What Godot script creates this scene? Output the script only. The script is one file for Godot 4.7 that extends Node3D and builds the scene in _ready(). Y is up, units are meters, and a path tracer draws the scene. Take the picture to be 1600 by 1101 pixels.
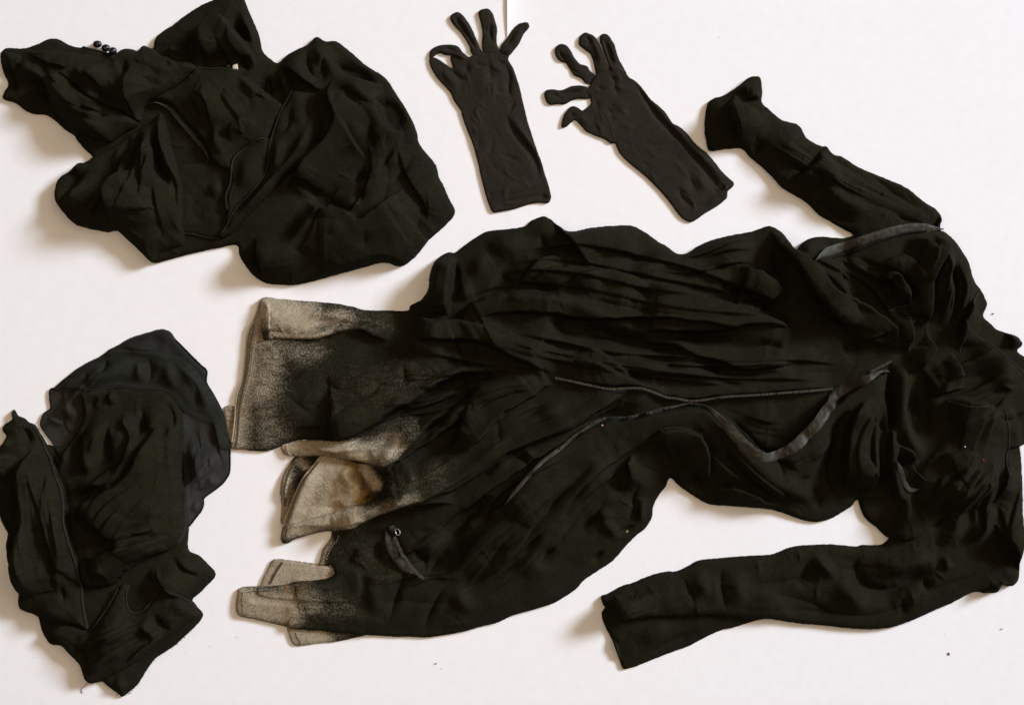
extends Node3D
# Black clothes laid out on white paper, seen from straight above.
# Plan coordinates: 1 unit = 1.15 mm on the paper, x to the right, y towards the lower edge; heights use the same unit.

const K := 0.00115
const RELIEF := 2.5
const GS := 1.5
const GX := -75.0
const GY := -75.0
const GW := 1170
const GH := 840

var gh := PackedFloat32Array()          # height of whatever lies on the paper so far
var n_lo := FastNoiseLite.new()
var n_mid := FastNoiseLite.new()
var n_hi := FastNoiseLite.new()
var n_warp := FastNoiseLite.new()
var rng := RandomNumberGenerator.new()

# the sheet being shaped
var bx := 0
var by := 0
var bw := 0
var bh := 0
var sd := PackedFloat32Array()          # distance inside the outline (negative outside)
var hh := PackedFloat32Array()          # its relief
var st := PackedFloat32Array()          # dust stain
var rs := PackedFloat32Array()          # rust stain
var outline := PackedVector2Array()

func noise(n: FastNoiseLite, s: int, f: float, oct: int, kind := FastNoiseLite.TYPE_SIMPLEX_SMOOTH) -> void:
	n.seed = s
	n.frequency = f
	n.noise_type = kind
	n.fractal_type = FastNoiseLite.FRACTAL_FBM
	n.fractal_octaves = oct

func pts(text: String) -> PackedVector2Array:
	var a := PackedVector2Array()
	for w in text.split(" ", false):
		var p := w.split(",")
		a.append(Vector2(float(p[0]), float(p[1])))
	return a

func curve(p: PackedVector2Array, closed: bool, step: float) -> PackedVector2Array:
	var out := PackedVector2Array()
	var n := p.size()
	var last := n if closed else n - 1
	for i in last:
		var p1 := p[i]
		var p2 := p[(i + 1) % n]
		var p0 := p[(i - 1 + n) % n] if closed or i > 0 else p1 * 2.0 - p2
		var p3 := p[(i + 2) % n] if closed or i + 2 < n else p2 * 2.0 - p1
		var d1 := maxf(sqrt((p1 - p0).length()), 0.3)
		var d2 := maxf(sqrt((p2 - p1).length()), 0.3)
		var d3 := maxf(sqrt((p3 - p2).length()), 0.3)
		var m1 := ((p1 - p0) / d1 - (p2 - p0) / (d1 + d2) + (p2 - p1) / d2) * d2
		var m2 := ((p2 - p1) / d2 - (p3 - p1) / (d2 + d3) + (p3 - p2) / d3) * d2
		var k := maxi(1, int(ceil((p2 - p1).length() / step)))
		for j in k:
			var t := float(j) / k
			var t2 := t * t
			var t3 := t2 * t
			out.append(p1 * (2 * t3 - 3 * t2 + 1) + m1 * (t3 - 2 * t2 + t) + p2 * (3 * t2 - 2 * t3) + m2 * (t3 - t2))
	if not closed:
		out.append(p[n - 1])
	return out

# ---- a sheet of cloth ------------------------------------------------------------------------------------------
# rim_h, rim_w: the rounded edge; puff, puff_w: how far the middle rises above it; wobble: unevenness of the edge
func sheet(text: String, rim_h: float, rim_w: float, puff := 0.0, puff_w := 60.0, wobble := 0.8) -> void:
	outline = curve(pts(text), true, 4.0)
	var lo := Vector2(1e9, 1e9)
	var hi := -lo
	for i in outline.size():
		var q := outline[i]
		q += Vector2(n_mid.get_noise_2d(q.x * 4.0 + 900.0, q.y * 4.0), n_mid.get_noise_2d(q.x * 4.0, q.y * 4.0 + 700.0)) * wobble
		outline[i] = q
		lo = lo.min(q)
		hi = hi.max(q)
	bx = maxi(0, int((lo.x - GX) / GS) - 4)
	by = maxi(0, int((lo.y - GY) / GS) - 4)
	bw = mini(GW - 1, int((hi.x - GX) / GS) + 5) - bx
	bh = mini(GH - 1, int((hi.y - GY) / GS) + 5) - by
	var n := bw * bh
	sd.resize(n)
	sd.fill(1e6)
	var m := outline.size()
	var band := 6.0
	for i in m:
		var a := outline[i]
		var b := outline[(i + 1) % m]
		var ab := b - a
		var il := 1.0 / maxf(ab.length_squared(), 1e-6)
		var x0 := maxi(0, int((minf(a.x, b.x) - band - GX) / GS) - bx)
		var x1 := mini(bw - 1, int((maxf(a.x, b.x) + band - GX) / GS) + 1 - bx)
		var y0 := maxi(0, int((minf(a.y, b.y) - band - GY) / GS) - by)
		var y1 := mini(bh - 1, int((maxf(a.y, b.y) + band - GY) / GS) + 1 - by)
		for gy in range(y0, y1 + 1):
			var py := GY + (by + gy) * GS - a.y
			for gx in range(x0, x1 + 1):
				var px := GX + (bx + gx) * GS - a.x
				var u := clampf((px * ab.x + py * ab.y) * il, 0.0, 1.0)
				var ex := px - u * ab.x
				var ey := py - u * ab.y
				var d := sqrt(ex * ex + ey * ey)
				var at := gy * bw + gx
				if d < sd[at]:
					sd[at] = d
	# spread the distance inwards
	var dg := GS * 1.41421
	for gy in range(1, bh):
		for gx in range(1, bw - 1):
			var at := gy * bw + gx
			var d := minf(minf(sd[at - 1], sd[at - bw]) + GS, minf(sd[at - bw - 1], sd[at - bw + 1]) + dg)
			if d < sd[at]:
				sd[at] = d
	for gy in range(bh - 2, -1, -1):
		for gx in range(bw - 2, 0, -1):
			var at := gy * bw + gx
			var d := minf(minf(sd[at + 1], sd[at + bw]) + GS, minf(sd[at + bw + 1], sd[at + bw - 1]) + dg)
			if d < sd[at]:
				sd[at] = d
	# inside or outside, row by row
	for gy in bh:
		var py := GY + (by + gy) * GS + 0.0013
		var xs: Array[float] = []
		for i in m:
			var a := outline[i]
			var b := outline[(i + 1) % m]
			if (a.y > py) != (b.y > py):
				xs.append(a.x + (py - a.y) / (b.y - a.y) * (b.x - a.x))
		xs.sort()
		var k := 0
		var inside := false
		for gx in bw:
			var px := GX + (bx + gx) * GS
			while k < xs.size() and xs[k] < px:
				inside = not inside
				k += 1
			if not inside:
				sd[gy * bw + gx] = -sd[gy * bw + gx]
	hh.resize(n)
	hh.fill(0.0)
	st.resize(n)
	st.fill(0.0)
	rs.resize(n)
	rs.fill(0.0)
	rim = [rim_h, rim_w, puff, puff_w]

var rim := []

# distance to a line drawn on the sheet: signed (right-hand side of the way it is drawn is positive), and how far along
var f_x0 := 0
var f_y0 := 0
var f_w := 0
var f_h := 0
var f_d := PackedFloat32Array()
var f_s := PackedFloat32Array()
var f_t := PackedFloat32Array()
var f_len := 0.0

func field(p: PackedVector2Array, reach: float) -> void:
	var lo := p[0]
	var hi := p[0]
	for q in p:
		lo = lo.min(q)
		hi = hi.max(q)
	f_x0 = clampi(int((lo.x - reach - GX) / GS) - bx, 0, bw - 1)
	f_y0 = clampi(int((lo.y - reach - GY) / GS) - by, 0, bh - 1)
	f_w = clampi(int((hi.x + reach - GX) / GS) + 1 - bx, 0, bw - 1) - f_x0 + 1
	f_h = clampi(int((hi.y + reach - GY) / GS) + 1 - by, 0, bh - 1) - f_y0 + 1
	var n := f_w * f_h
	f_d.resize(n)
	f_d.fill(reach * reach)
	f_s.resize(n)
	f_s.fill(0.0)
	f_t.resize(n)
	f_t.fill(-1.0)
	f_len = 0.0
	var ox := GX + (bx + f_x0) * GS
	var oy := GY + (by + f_y0) * GS
	for i in p.size() - 1:
		var ax := p[i].x
		var ay := p[i].y
		var dx := p[i + 1].x - ax
		var dy := p[i + 1].y - ay
		var l2 := dx * dx + dy * dy
		if l2 < 1e-6:
			continue
		var il := 1.0 / l2
		var l := sqrt(l2)
		var x0 := maxi(0, int((minf(ax, ax + dx) - reach - ox) / GS))
		var x1 := mini(f_w - 1, int((maxf(ax, ax + dx) + reach - ox) / GS) + 1)
		var y0 := maxi(0, int((minf(ay, ay + dy) - reach - oy) / GS))
		var y1 := mini(f_h - 1, int((maxf(ay, ay + dy) + reach - oy) / GS) + 1)
		for gy in range(y0, y1 + 1):
			var py := oy + gy * GS - ay
			var at := gy * f_w + x0
			for gx in range(x0, x1 + 1):
				var px := ox + gx * GS - ax
				var u := (px * dx + py * dy) * il
				u = 0.0 if u < 0.0 else (1.0 if u > 1.0 else u)
				var ex := px - u * dx
				var ey := py - u * dy
				var d := ex * ex + ey * ey
				if d < f_d[at]:
					f_d[at] = d
					f_s[at] = py * dx - px * dy
					f_t[at] = f_len + u * l
				at += 1
		f_len += l

func line(text: String, reach: float) -> void:
	var p := curve(pts(text), false, clampf(reach * 0.35, 5.0, 14.0))
	for i in p.size():
		var q := p[i]
		p[i] = q + Vector2(n_mid.get_noise_2d(q.x * 1.3, q.y * 1.3), n_mid.get_noise_2d(q.x * 1.3 + 333.0, q.y * 1.3)) * minf(reach * 0.06, 3.0)
	field(p, reach)

# the edge of a fold: the cloth on the right-hand side lies higher by a, dropping over a rounded lip of width r
func lip(text: String, a: float, wide := 40.0, r := 3.2, ends := 45.0) -> void:
	line(text, wide * 2.2 + r)
	fold(a * 1.65 if a > 6.5 else a * 1.2, wide, r, ends)

func fold(a: float, wide: float, r: float, ends: float) -> void:
	var te := minf(ends, f_len * 0.42)
	for gy in f_h:
		var at := gy * f_w
		var to := (f_y0 + gy) * bw + f_x0
		for gx in f_w:
			if f_t[at] >= 0.0 and f_s[at] > 0.0 and sd[to] > 0.0:
				var s := sqrt(f_d[at])
				var e := clampf(minf(f_t[at], f_len - f_t[at]) / te, 0.0, 1.0)
				e = e * e * (3.0 - 2.0 * e)
				var v := 1.0
				if s < r:
					v = 1.0 - s / r
					v = sqrt(1.0 - v * v)
				var q := clampf((s - r * 0.5) / (wide * 2.0), 0.0, 1.0)
				v *= (1.0 - q) * (1.0 - q) * (1.0 + 2.0 * q)
				hh[to] += a * e * v
			at += 1
			to += 1

# a rounded ridge (or, with a negative, a groove); wl on the left-hand side, wr on the right
func ridge(text: String, a: float, wr: float, wl := -1.0, ends := 40.0) -> void:
	if wl < 0.0:
		wl = wr
	line(text, maxf(wr, wl) * 2.3)
	bump(a, wr, wl, ends)

func bump(a: float, wr: float, wl: float, ends: float) -> void:
	var te := minf(ends, f_len * 0.48)
	var ir := 1.0 / (wr * wr)
	var il := 1.0 / (wl * wl)
	for gy in f_h:
		var at := gy * f_w
		var to := (f_y0 + gy) * bw + f_x0
		for gx in f_w:
			if f_t[at] >= 0.0:
				var e := clampf(minf(f_t[at], f_len - f_t[at]) / te, 0.0, 1.0)
				e = e * e * (3.0 - 2.0 * e)
				if a > 0.0:
					hh[to] += a * e * exp(-f_d[at] * (ir if f_s[at] > 0.0 else il))
				else:
					var q := sqrt(f_d[at] * (ir if f_s[at] > 0.0 else il))
					hh[to] += a * e * exp(-q * 1.3) * clampf(2.3 - q, 0.0, 1.0)
			at += 1
			to += 1

# dust (or rust) spread along a line
func stain(text: String, a: float, w: float, rust := false) -> void:
	line(text, w * 2.2)
	var iw := 1.0 / (w * w)
	for gy in f_h:
		var at := gy * f_w
		var to := (f_y0 + gy) * bw + f_x0
		for gx in f_w:
			if f_t[at] >= 0.0:
				var v := a * exp(-f_d[at] * iw)
				if rust:
					rs[to] += v
				else:
					st[to] = maxf(st[to], v)
			at += 1
			to += 1

# folds that run between two guide lines: n of them, each over part of the way, the higher side to the right of the way drawn
func fan(s: int, first: String, last: String, n: int, a: float, wide: float, r := 4.0, least := 0.4) -> void:
	var g := curve(pts(first), false, 6.0)
	var k := curve(pts(last), false, 6.0)
	rng.seed = s
	for i in n:
		var f := (i + rng.randf_range(0.15, 0.85)) / n
		var span := rng.randf_range(least, 1.0)
		var t0 := rng.randf_range(0.0, 1.0 - span)
		var p := PackedVector2Array()
		var steps := 26
		var drift := rng.randf_range(-0.16, 0.16)
		var ph := rng.randf() * TAU
		for j in steps + 1:
			var t := t0 + span * j / steps
			var q0 := g[mini(int(t * (g.size() - 1)), g.size() - 1)]
			var q1 := k[mini(int(t * (k.size() - 1)), k.size() - 1)]
			var ff := f + drift * (t - 0.5) + 0.05 * sin(ph + t * 9.0)
			p.append(q0.lerp(q1, ff))
		for turn in 2:
			for j in range(1, steps):
				p[j] = (p[j - 1] + p[j] * 2.0 + p[j + 1]) * 0.25
		var aa := a * rng.randf_range(0.45, 1.0)
		var ww := wide * rng.randf_range(0.6, 1.3)
		if rng.randf() < 0.7:
			field(p, ww * 2.2 + r)
			fold(aa * 1.3, ww, r, 70.0)
		else:
			field(p, ww * 0.8)
			bump(-aa * 0.6, ww * 0.28, ww * 0.34, 60.0)

# many small creases, running about the angle given (degrees, clockwise from the right)
func creases(s: int, n: int, angle: float, spread: float, longest: float, a: float, w: float) -> void:
	rng.seed = s
	for i in n:
		var c := Vector2.ZERO
		for k in 12:
			var gx := rng.randi_range(2, bw - 3)
			var gy := rng.randi_range(2, bh - 3)
			c = Vector2(GX + (bx + gx) * GS, GY + (by + gy) * GS)
			if sd[gy * bw + gx] > 6.0:
				break
		var t := deg_to_rad(angle + rng.randfn(0.0, spread))
		var l := longest * rng.randf_range(0.35, 1.0)
		var bend := rng.randfn(0.0, 0.012)
		var p := PackedVector2Array()
		for k in 7:
			p.append(c + Vector2(cos(t), sin(t)) * l / 6.0 * (k - 3))
			t += bend * l / 6.0
		var ww := w * rng.randf_range(0.6, 1.5)
		field(p, ww * 2.3)
		bump(a * rng.randf_range(0.35, 1.0) * (1.0 if rng.randf() < 0.62 else -0.8), ww * rng.randf_range(0.5, 1.2), ww, l * 0.5)

func under_at(x: float, y: float) -> float:
	var u := clampf((x - GX) / GS, 0.0, GW - 2.0)
	var v := clampf((y - GY) / GS, 0.0, GH - 2.0)
	var i := int(u)
	var j := int(v)
	u -= i
	v -= j
	var k := j * GW + i
	return lerpf(lerpf(gh[k], gh[k + 1], u), lerpf(gh[k + GW], gh[k + GW + 1], u), v)

func place(x: float, y: float, h: float) -> Vector3:
	return Vector3((x - 800.0) * K, h * K, (y - 550.5) * K)

# opt: under = how much of what lies below shows through (0..1), sink = "x0,y0 x1,y1" the sheet comes out of the cloth
# below between these points, tint = Color (linear), rough = small unevenness, thick = thickness of the edge
func lay(called: String, mat: Material, parent: Node, opt := {}) -> MeshInstance3D:
	var n := bw * bh
	var low := PackedFloat32Array()
	low.resize(n)
	for gy in bh:
		var k := (by + gy) * GW + bx
		for gx in bw:
			low[gy * bw + gx] = gh[k + gx]
	var soft := low.duplicate()
	for turn in 2:
		blur(soft, 3)
	for i in n:
		if low[i] > soft[i]:
			soft[i] = lerpf(soft[i], low[i], 0.8)
	var rough: float = opt.get("rough", 1.0)
	var thick: float = opt.get("thick", 1.4)
	var tint: Color = opt.get("tint", Color(0.0146, 0.0136, 0.0080))
	var dust: Color = opt.get("dust", Color(0.41, 0.335, 0.235))
	var rust := Color(0.17, 0.095, 0.028)
	var keep: float = opt.get("under", 1.0)
	var has_sink := opt.has("sink")
	var s0 := Vector2.ZERO
	var s1 := Vector2.ZERO
	if has_sink:
		var sp := pts(opt.sink)
		s0 = sp[0]
		s1 = sp[1] - sp[0]
		s1 /= s1.length_squared()
	var rh: float = rim[0]
	var rw: float = rim[1]
	var puff: float = rim[2]
	var pw: float = rim[3]
	var eased := hh.duplicate()
	blur(eased, 1)
	for i in n:
		hh[i] = lerpf(hh[i], eased[i], 0.4)
	var z := PackedFloat32Array()
	z.resize(n)
	for gy in bh:
		var y := GY + (by + gy) * GS
		for gx in bw:
			var i := gy * bw + gx
			if sd[i] < -4.0:
				continue
			var x := GX + (bx + gx) * GS
			var d := maxf(sd[i], 0.0)
			var v := thick
			if d < rw:
				var q := 1.0 - d / rw
				v += rh * sqrt(1.0 - q * q)
			else:
				v += rh
			if puff != 0.0:
				var q := clampf(d / pw, 0.0, 1.0)
				v += puff * q * q * (3.0 - 2.0 * q)
			var near := clampf(d / 10.0, 0.0, 1.0)
			var r := hh[i] * RELIEF + rough * (n_lo.get_noise_2d(x, y) * 2.0 + n_mid.get_noise_2d(x, y) * 0.35)
			if r > 26.0:
				r = 26.0 + (r - 26.0) * 0.55
			elif r < -16.0:
				r = -16.0 + (r + 16.0) * 0.5
			r *= 0.3 + 0.7 * near
			v = maxf(v + r, thick * 0.6)
			var u := soft[i] * keep
			if has_sink:
				var f := clampf((x - s0.x) * s1.x + (y - s0.y) * s1.y, 0.0, 1.0)
				f = f * f * (3.0 - 2.0 * f)
				v = v * f - (1.0 - f) * 5.0
			z[i] = maxf(u + v, 0.25)
	# vertices: grid points inside, then points where the outline crosses the grid
	var P := PackedVector3Array()
	var C := PackedColorArray()
	var U := PackedVector2Array()
	var T := PackedInt32Array()
	var id := PackedInt32Array()
	id.resize(n)
	id.fill(-1)
	var ex := PackedInt32Array()
	ex.resize(n)
	ex.fill(-1)
	var ey := ex.duplicate()
	for gy in bh:
		var y := GY + (by + gy) * GS
		for gx in bw:
			var i := gy * bw + gx
			if sd[i] > 0.0:
				var x := GX + (bx + gx) * GS
				id[i] = P.size()
				P.append(Vector3((x - 800.0) * K, z[i] * K, (y - 550.5) * K))
				U.append(Vector2(x, y) * K)
				var c := tint * (1.0 + 0.10 * n_mid.get_noise_2d(x + 500.0, y) + 0.10 * n_lo.get_noise_2d(x, y + 800.0) + 0.5 * n_hi.get_noise_2d(x * 1.3 + 70.0, y * 1.3))
				var s := st[i]
				if s > 0.02:
					var fine := n_hi.get_noise_2d(x, y)
					var streak := n_mid.get_noise_2d(x * 0.7 + y * 0.15, y * 2.4)
					var a := s + fine * 0.62 + streak * 0.20 + clampf(hh[i] * 0.035, -0.25, 0.2)
					a = clampf((a - 0.31) / 0.74, 0.0, 1.0) * minf(1.0, s * 1.5)
					a *= 0.6 + 0.4 * clampf(0.55 + n_hi.get_noise_2d(x * 2.1 + 91.0, y * 2.1) * 1.5, 0.0, 1.0)
					c = c.lerp(dust * 0.45, clampf(s * 0.08, 0.0, 0.2))
					c = c.lerp(dust, clampf(a, 0.0, 1.0))
				if rs[i] > 0.02:
					var a := rs[i] * (0.75 + 0.9 * n_mid.get_noise_2d(x * 1.5 + 40.0, y * 1.5) + 0.4 * n_hi.get_noise_2d(x, y))
					c = c.lerp(rust, clampf(a, 0.0, 0.85))
				c.a = 1.0
				C.append(c)
	var inside_n := P.size()
	for gy in bh - 1:
		for gx in bw - 1:
			var i := gy * bw + gx
			var a := sd[i] > 0.0
			for way in 2:
				var j := i + 1 if way == 0 else i + bw
				if (sd[j] > 0.0) == a:
					continue
				var t := clampf(sd[i] / (sd[i] - sd[j]), 0.03, 0.97)
				var x := GX + (bx + gx + (t if way == 0 else 0.0)) * GS
				var y := GY + (by + gy + (t if way == 1 else 0.0)) * GS
				var k := i if a else j
				if way == 0:
					ex[i] = P.size()
				else:
					ey[i] = P.size()
				var v := maxf(lerpf(soft[i], soft[j], t) * keep + thick, 0.25)
				if has_sink:
					v = minf(v, z[k])
				P.append(Vector3((x - 800.0) * K, v * K, (y - 550.5) * K))
				U.append(Vector2(x, y) * K)
				C.append(C[id[k]])
	var rim_edges := PackedInt32Array()
	for gy in bh - 1:
		for gx in bw - 1:
			var i := gy * bw + gx
			var a := id[i]
			var b := id[i + 1]
			var c := id[i + bw + 1]
			var d := id[i + bw]
			var code := (1 if a >= 0 else 0) | (2 if b >= 0 else 0) | (4 if c >= 0 else 0) | (8 if d >= 0 else 0)
			if code == 0:
				continue
			if code == 15:
				if (gx + gy) & 1:
					T.append_array([a, b, c, a, c, d])
				else:
					T.append_array([a, b, d, b, c, d])
				continue
			var top := ex[i]
			var bot := ex[i + bw]
			var lef := ey[i]
			var rig := ey[i + 1]
			var poly: Array[int] = []
			if a >= 0: poly.append(a)
			if top >= 0: poly.append(top)
			if b >= 0: poly.append(b)
			if rig >= 0: poly.append(rig)
			if c >= 0: poly.append(c)
			if bot >= 0: poly.append(bot)
			if d >= 0: poly.append(d)
			if lef >= 0: poly.append(lef)
			for q in range(1, poly.size() - 1):
				T.append_array([poly[0], poly[q], poly[q + 1]])
			for q in poly.size():
				var e0 := poly[q]
				var e1 := poly[(q + 1) % poly.size()]
				if e0 >= inside_n and e1 >= inside_n:
					rim_edges.append_array([e0, e1])
	# smooth normals
	var N := PackedVector3Array()
	N.resize(P.size())
	for q in range(0, T.size(), 3):
		var i0 := T[q]
		var i1 := T[q + 1]
		var i2 := T[q + 2]
		var f := (P[i2] - P[i0]).cross(P[i1] - P[i0])
		N[i0] += f
		N[i1] += f
		N[i2] += f
	for q in N.size():
		N[q] = N[q].normalized()
	# the edge of the cloth, down to what it lies on
	for q in range(0, rim_edges.size(), 2):
		var a := P[rim_edges[q]]
		var b := P[rim_edges[q + 1]]
		var out := Vector3(b.z - a.z, 0.0, a.x - b.x).normalized()
		var k := P.size()
		for e in [a, b]:
			var w := maxf(0.0, under_at(e.x / K + 800.0, e.z / K + 550.5) - 0.5) * K
			P.append(e)
			P.append(Vector3(e.x, minf(w, e.y - 0.0001), e.z))
		for e in 2:
			var cc := C[rim_edges[q + e]]
			C.append(cc)
			C.append(cc)
			U.append(U[rim_edges[q + e]])
			U.append(U[rim_edges[q + e]])
		N.append_array([out, out, out, out])
		T.append_array([k, k + 1, k + 2, k + 2, k + 1, k + 3])
	for gy in bh:
		var k := (by + gy) * GW + bx
		for gx in bw:
			var i := gy * bw + gx
			if sd[i] > 0.0 and z[i] > gh[k + gx]:
				gh[k + gx] = z[i]
	return mesh(called, P, N, U, C, T, mat, parent)

func blur(a: PackedFloat32Array, r: int) -> void:
	var b := a.duplicate()
	var iv := 1.0 / (2 * r + 1)
	for gy in bh:
		var o := gy * bw
		var s := 0.0
		for gx in range(0, mini(2 * r + 1, bw)):
			s += a[o + gx]
		for gx in range(r, bw - r - 1):
			b[o + gx] = s * iv
			s += a[o + gx + r + 1] - a[o + gx - r]
	for gx in bw:
		var s := 0.0
		for gy in range(0, mini(2 * r + 1, bh)):
			s += b[gy * bw + gx]
		for gy in range(r, bh - r - 1):
			a[gy * bw + gx] = s * iv
			s += b[(gy + r + 1) * bw + gx] - b[(gy - r) * bw + gx]

func mesh(called: String, P: PackedVector3Array, N: PackedVector3Array, U: PackedVector2Array, C: PackedColorArray, T: PackedInt32Array, mat: Material, parent: Node) -> MeshInstance3D:
	var arr := []
	arr.resize(Mesh.ARRAY_MAX)
	arr[Mesh.ARRAY_VERTEX] = P
	arr[Mesh.ARRAY_NORMAL] = N
	arr[Mesh.ARRAY_TEX_UV] = U
	if C.size():
		arr[Mesh.ARRAY_COLOR] = C
	arr[Mesh.ARRAY_INDEX] = T
	var am := ArrayMesh.new()
	am.add_surface_from_arrays(Mesh.PRIMITIVE_TRIANGLES, arr)
	var o := MeshInstance3D.new()
	o.name = called
	o.mesh = am
	o.material_override = mat
	o.cast_shadow = GeometryInstance3D.SHADOW_CASTING_SETTING_ON
	parent.add_child(o, true)
	return o

# ---- small sewn things -----------------------------------------------------------------------------------------
# a flat tape that follows the cloth: w wide, lifted by up, its right-hand edge higher by tilt
func tape(called: String, text: String, w: float, up: float, tilt: float, mat: Material, parent: Node, taper := 0.0, tilts := [], tones := []) -> MeshInstance3D:
	var p := curve(pts(text), false, 2.5)
	var C := PackedColorArray()
	var P := PackedVector3Array()
	var N := PackedVector3Array()
	var U := PackedVector2Array()
	var T := PackedInt32Array()
	var n := p.size()
	var base := PackedFloat32Array()
	for q in p:
		var m := under_at(q.x, q.y)
		for k in 6:
			m = maxf(m, under_at(q.x + cos(k * 1.047) * w * 0.35, q.y + sin(k * 1.047) * w * 0.35))
		base.append(m)
	for turn in 3:
		var c := base.duplicate()
		for i in n:
			base[i] = (c[maxi(i - 1, 0)] + c[i] + c[mini(i + 1, n - 1)] + c[maxi(i - 2, 0)] + c[mini(i + 2, n - 1)]) / 5.0
	var cross := 7
	for i in n:
		var d := (p[mini(i + 1, n - 1)] - p[maxi(i - 1, 0)]).normalized()
		var s := Vector2(-d.y, d.x)
		var ww := w
		if taper > 0.0:
			ww *= clampf(minf(i, n - 1 - i) * 2.5 / taper, 0.12, 1.0)
		var along := float(i) / (n - 1)
		var tl := tilt
		if tilts.size():
			var u := along * (tilts.size() - 1)
			tl = lerpf(tilts[int(u)], tilts[mini(int(u) + 1, tilts.size() - 1)], u - int(u))
		var tone := Color.WHITE
		if tones.size():
			var u := along * (tones.size() - 1)
			tone = (tones[int(u)] as Color).lerp(tones[mini(int(u) + 1, tones.size() - 1)], u - int(u))
		for k in cross:
			var f := float(k) / (cross - 1) - 0.5
			var q := p[i] + s * f * ww
			var h := base[i] + up + f * tl * 2.0 + 1.8 * minf(1.0, w / 15.0) * n_mid.get_noise_2d(q.x * 2.2, q.y * 2.2)
			var edge_dark := 0.82 if k == 0 or k == cross - 1 else 1.0
			C.append(tone * edge_dark * (1.0 + 0.35 * n_mid.get_noise_2d(q.x * 1.5 + 11.0, q.y * 1.5)))
			h -= 1.3 * pow(absf(f) * 2.0, 4.0)
			P.append(place(q.x, q.y, h))
			U.append(Vector2(q.x, q.y) * K)
			N.append(Vector3(-s.x * tl * 2.0 / ww, 1.0, -s.y * tl * 2.0 / ww).normalized())
	for i in n - 1:
		for k in cross - 1:
			var a := i * cross + k
			T.append_array([a, a + cross, a + 1, a + 1, a + cross, a + cross + 1])
	face_normals(P, N, T)
	thicken(P, N, U, T, 0.9 * K)
	C.append_array(C.duplicate())
	return mesh(called, P, N, U, C, T, mat, parent)

func face_normals(P: PackedVector3Array, N: PackedVector3Array, T: PackedInt32Array) -> void:
	N.fill(Vector3.ZERO)
	for q in range(0, T.size(), 3):
		var f := (P[T[q + 2]] - P[T[q]]).cross(P[T[q + 1]] - P[T[q]])
		for e in 3:
			N[T[q + e]] += f
	for q in N.size():
		N[q] = N[q].normalized()

# a small block with bevelled edges, turned about the upright
func block(called: String, at: Vector3, size: Vector3, turn: float, mat: Material, parent: Node) -> MeshInstance3D:
	var S := SurfaceTool.new()
	S.begin(Mesh.PRIMITIVE_TRIANGLES)
	S.set_smooth_group(-1)
	var rings := [[0.5, 0.0], [0.5, 0.55], [0.36, 0.95], [0.0, 1.0]]
	for i in 3:
		for k in 4:
			var q: Array[Vector3] = []
			for e in [[i, k], [i, k + 1], [i + 1, k + 1], [i + 1, k]]:
				var t: float = PI / 4 + PI / 2 * e[1]
				var r: Array = rings[e[0]]
				q.append(Vector3(cos(t) * 1.414 * r[0] * size.x, r[1] * size.y, sin(t) * 1.414 * r[0] * size.z).rotated(Vector3.UP, turn) * K)
			for v in [0, 1, 2, 0, 2, 3]:
				S.add_vertex(q[v])
	S.generate_normals()
	var mi := MeshInstance3D.new()
	mi.name = called
	mi.mesh = S.commit()
	mi.material_override = mat
	mi.position = at
	parent.add_child(mi, true)
	return mi

# turn a strip into a thin solid
func thicken(P: PackedVector3Array, N: PackedVector3Array, U: PackedVector2Array, T: PackedInt32Array, t: float) -> void:
	var n := P.size()
	var used := {}
	for q in range(0, T.size(), 3):
		for e in 3:
			var a := T[q + e]
			var b := T[q + (e + 1) % 3]
			used[a * 100000 + b] = true
	var first := T.size()
	for i in n:
		P.append(P[i] - N[i] * t)
		N.append(-N[i])
		U.append(U[i])
	for q in range(0, first, 3):
		T.append_array([T[q] + n, T[q + 2] + n, T[q + 1] + n])
	for key in used:
		var a: int = key / 100000
		var b: int = key % 100000
		if not used.has(b * 100000 + a):
			T.append_array([b, a, a + n, b, a + n, b + n])

# a sewn, slightly fuzzy thread or rolled edge
func cord(called: String, text: String, r: float, up: float, mat: Material, parent: Node, lumps := 0.25, lump_len := 3.0) -> MeshInstance3D:
	var p := curve(pts(text), false, 1.5)
	var h := PackedFloat32Array()
	for i in p.size():
		var d := (p[mini(i + 1, p.size() - 1)] - p[maxi(i - 1, 0)]).normalized() * 2.0
		h.append(maxf(under_at(p[i].x, p[i].y), maxf(under_at(p[i].x - d.y, p[i].y + d.x), under_at(p[i].x + d.y, p[i].y - d.x)) - 1.0) + up)
	for turn in 2:
		var c := h.duplicate()
		for i in h.size():
			h[i] = (c[maxi(i - 1, 0)] + c[i] + c[mini(i + 1, h.size() - 1)]) / 3.0
	return tube(called, p, h, r, mat, parent, lumps, lump_len)

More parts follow.
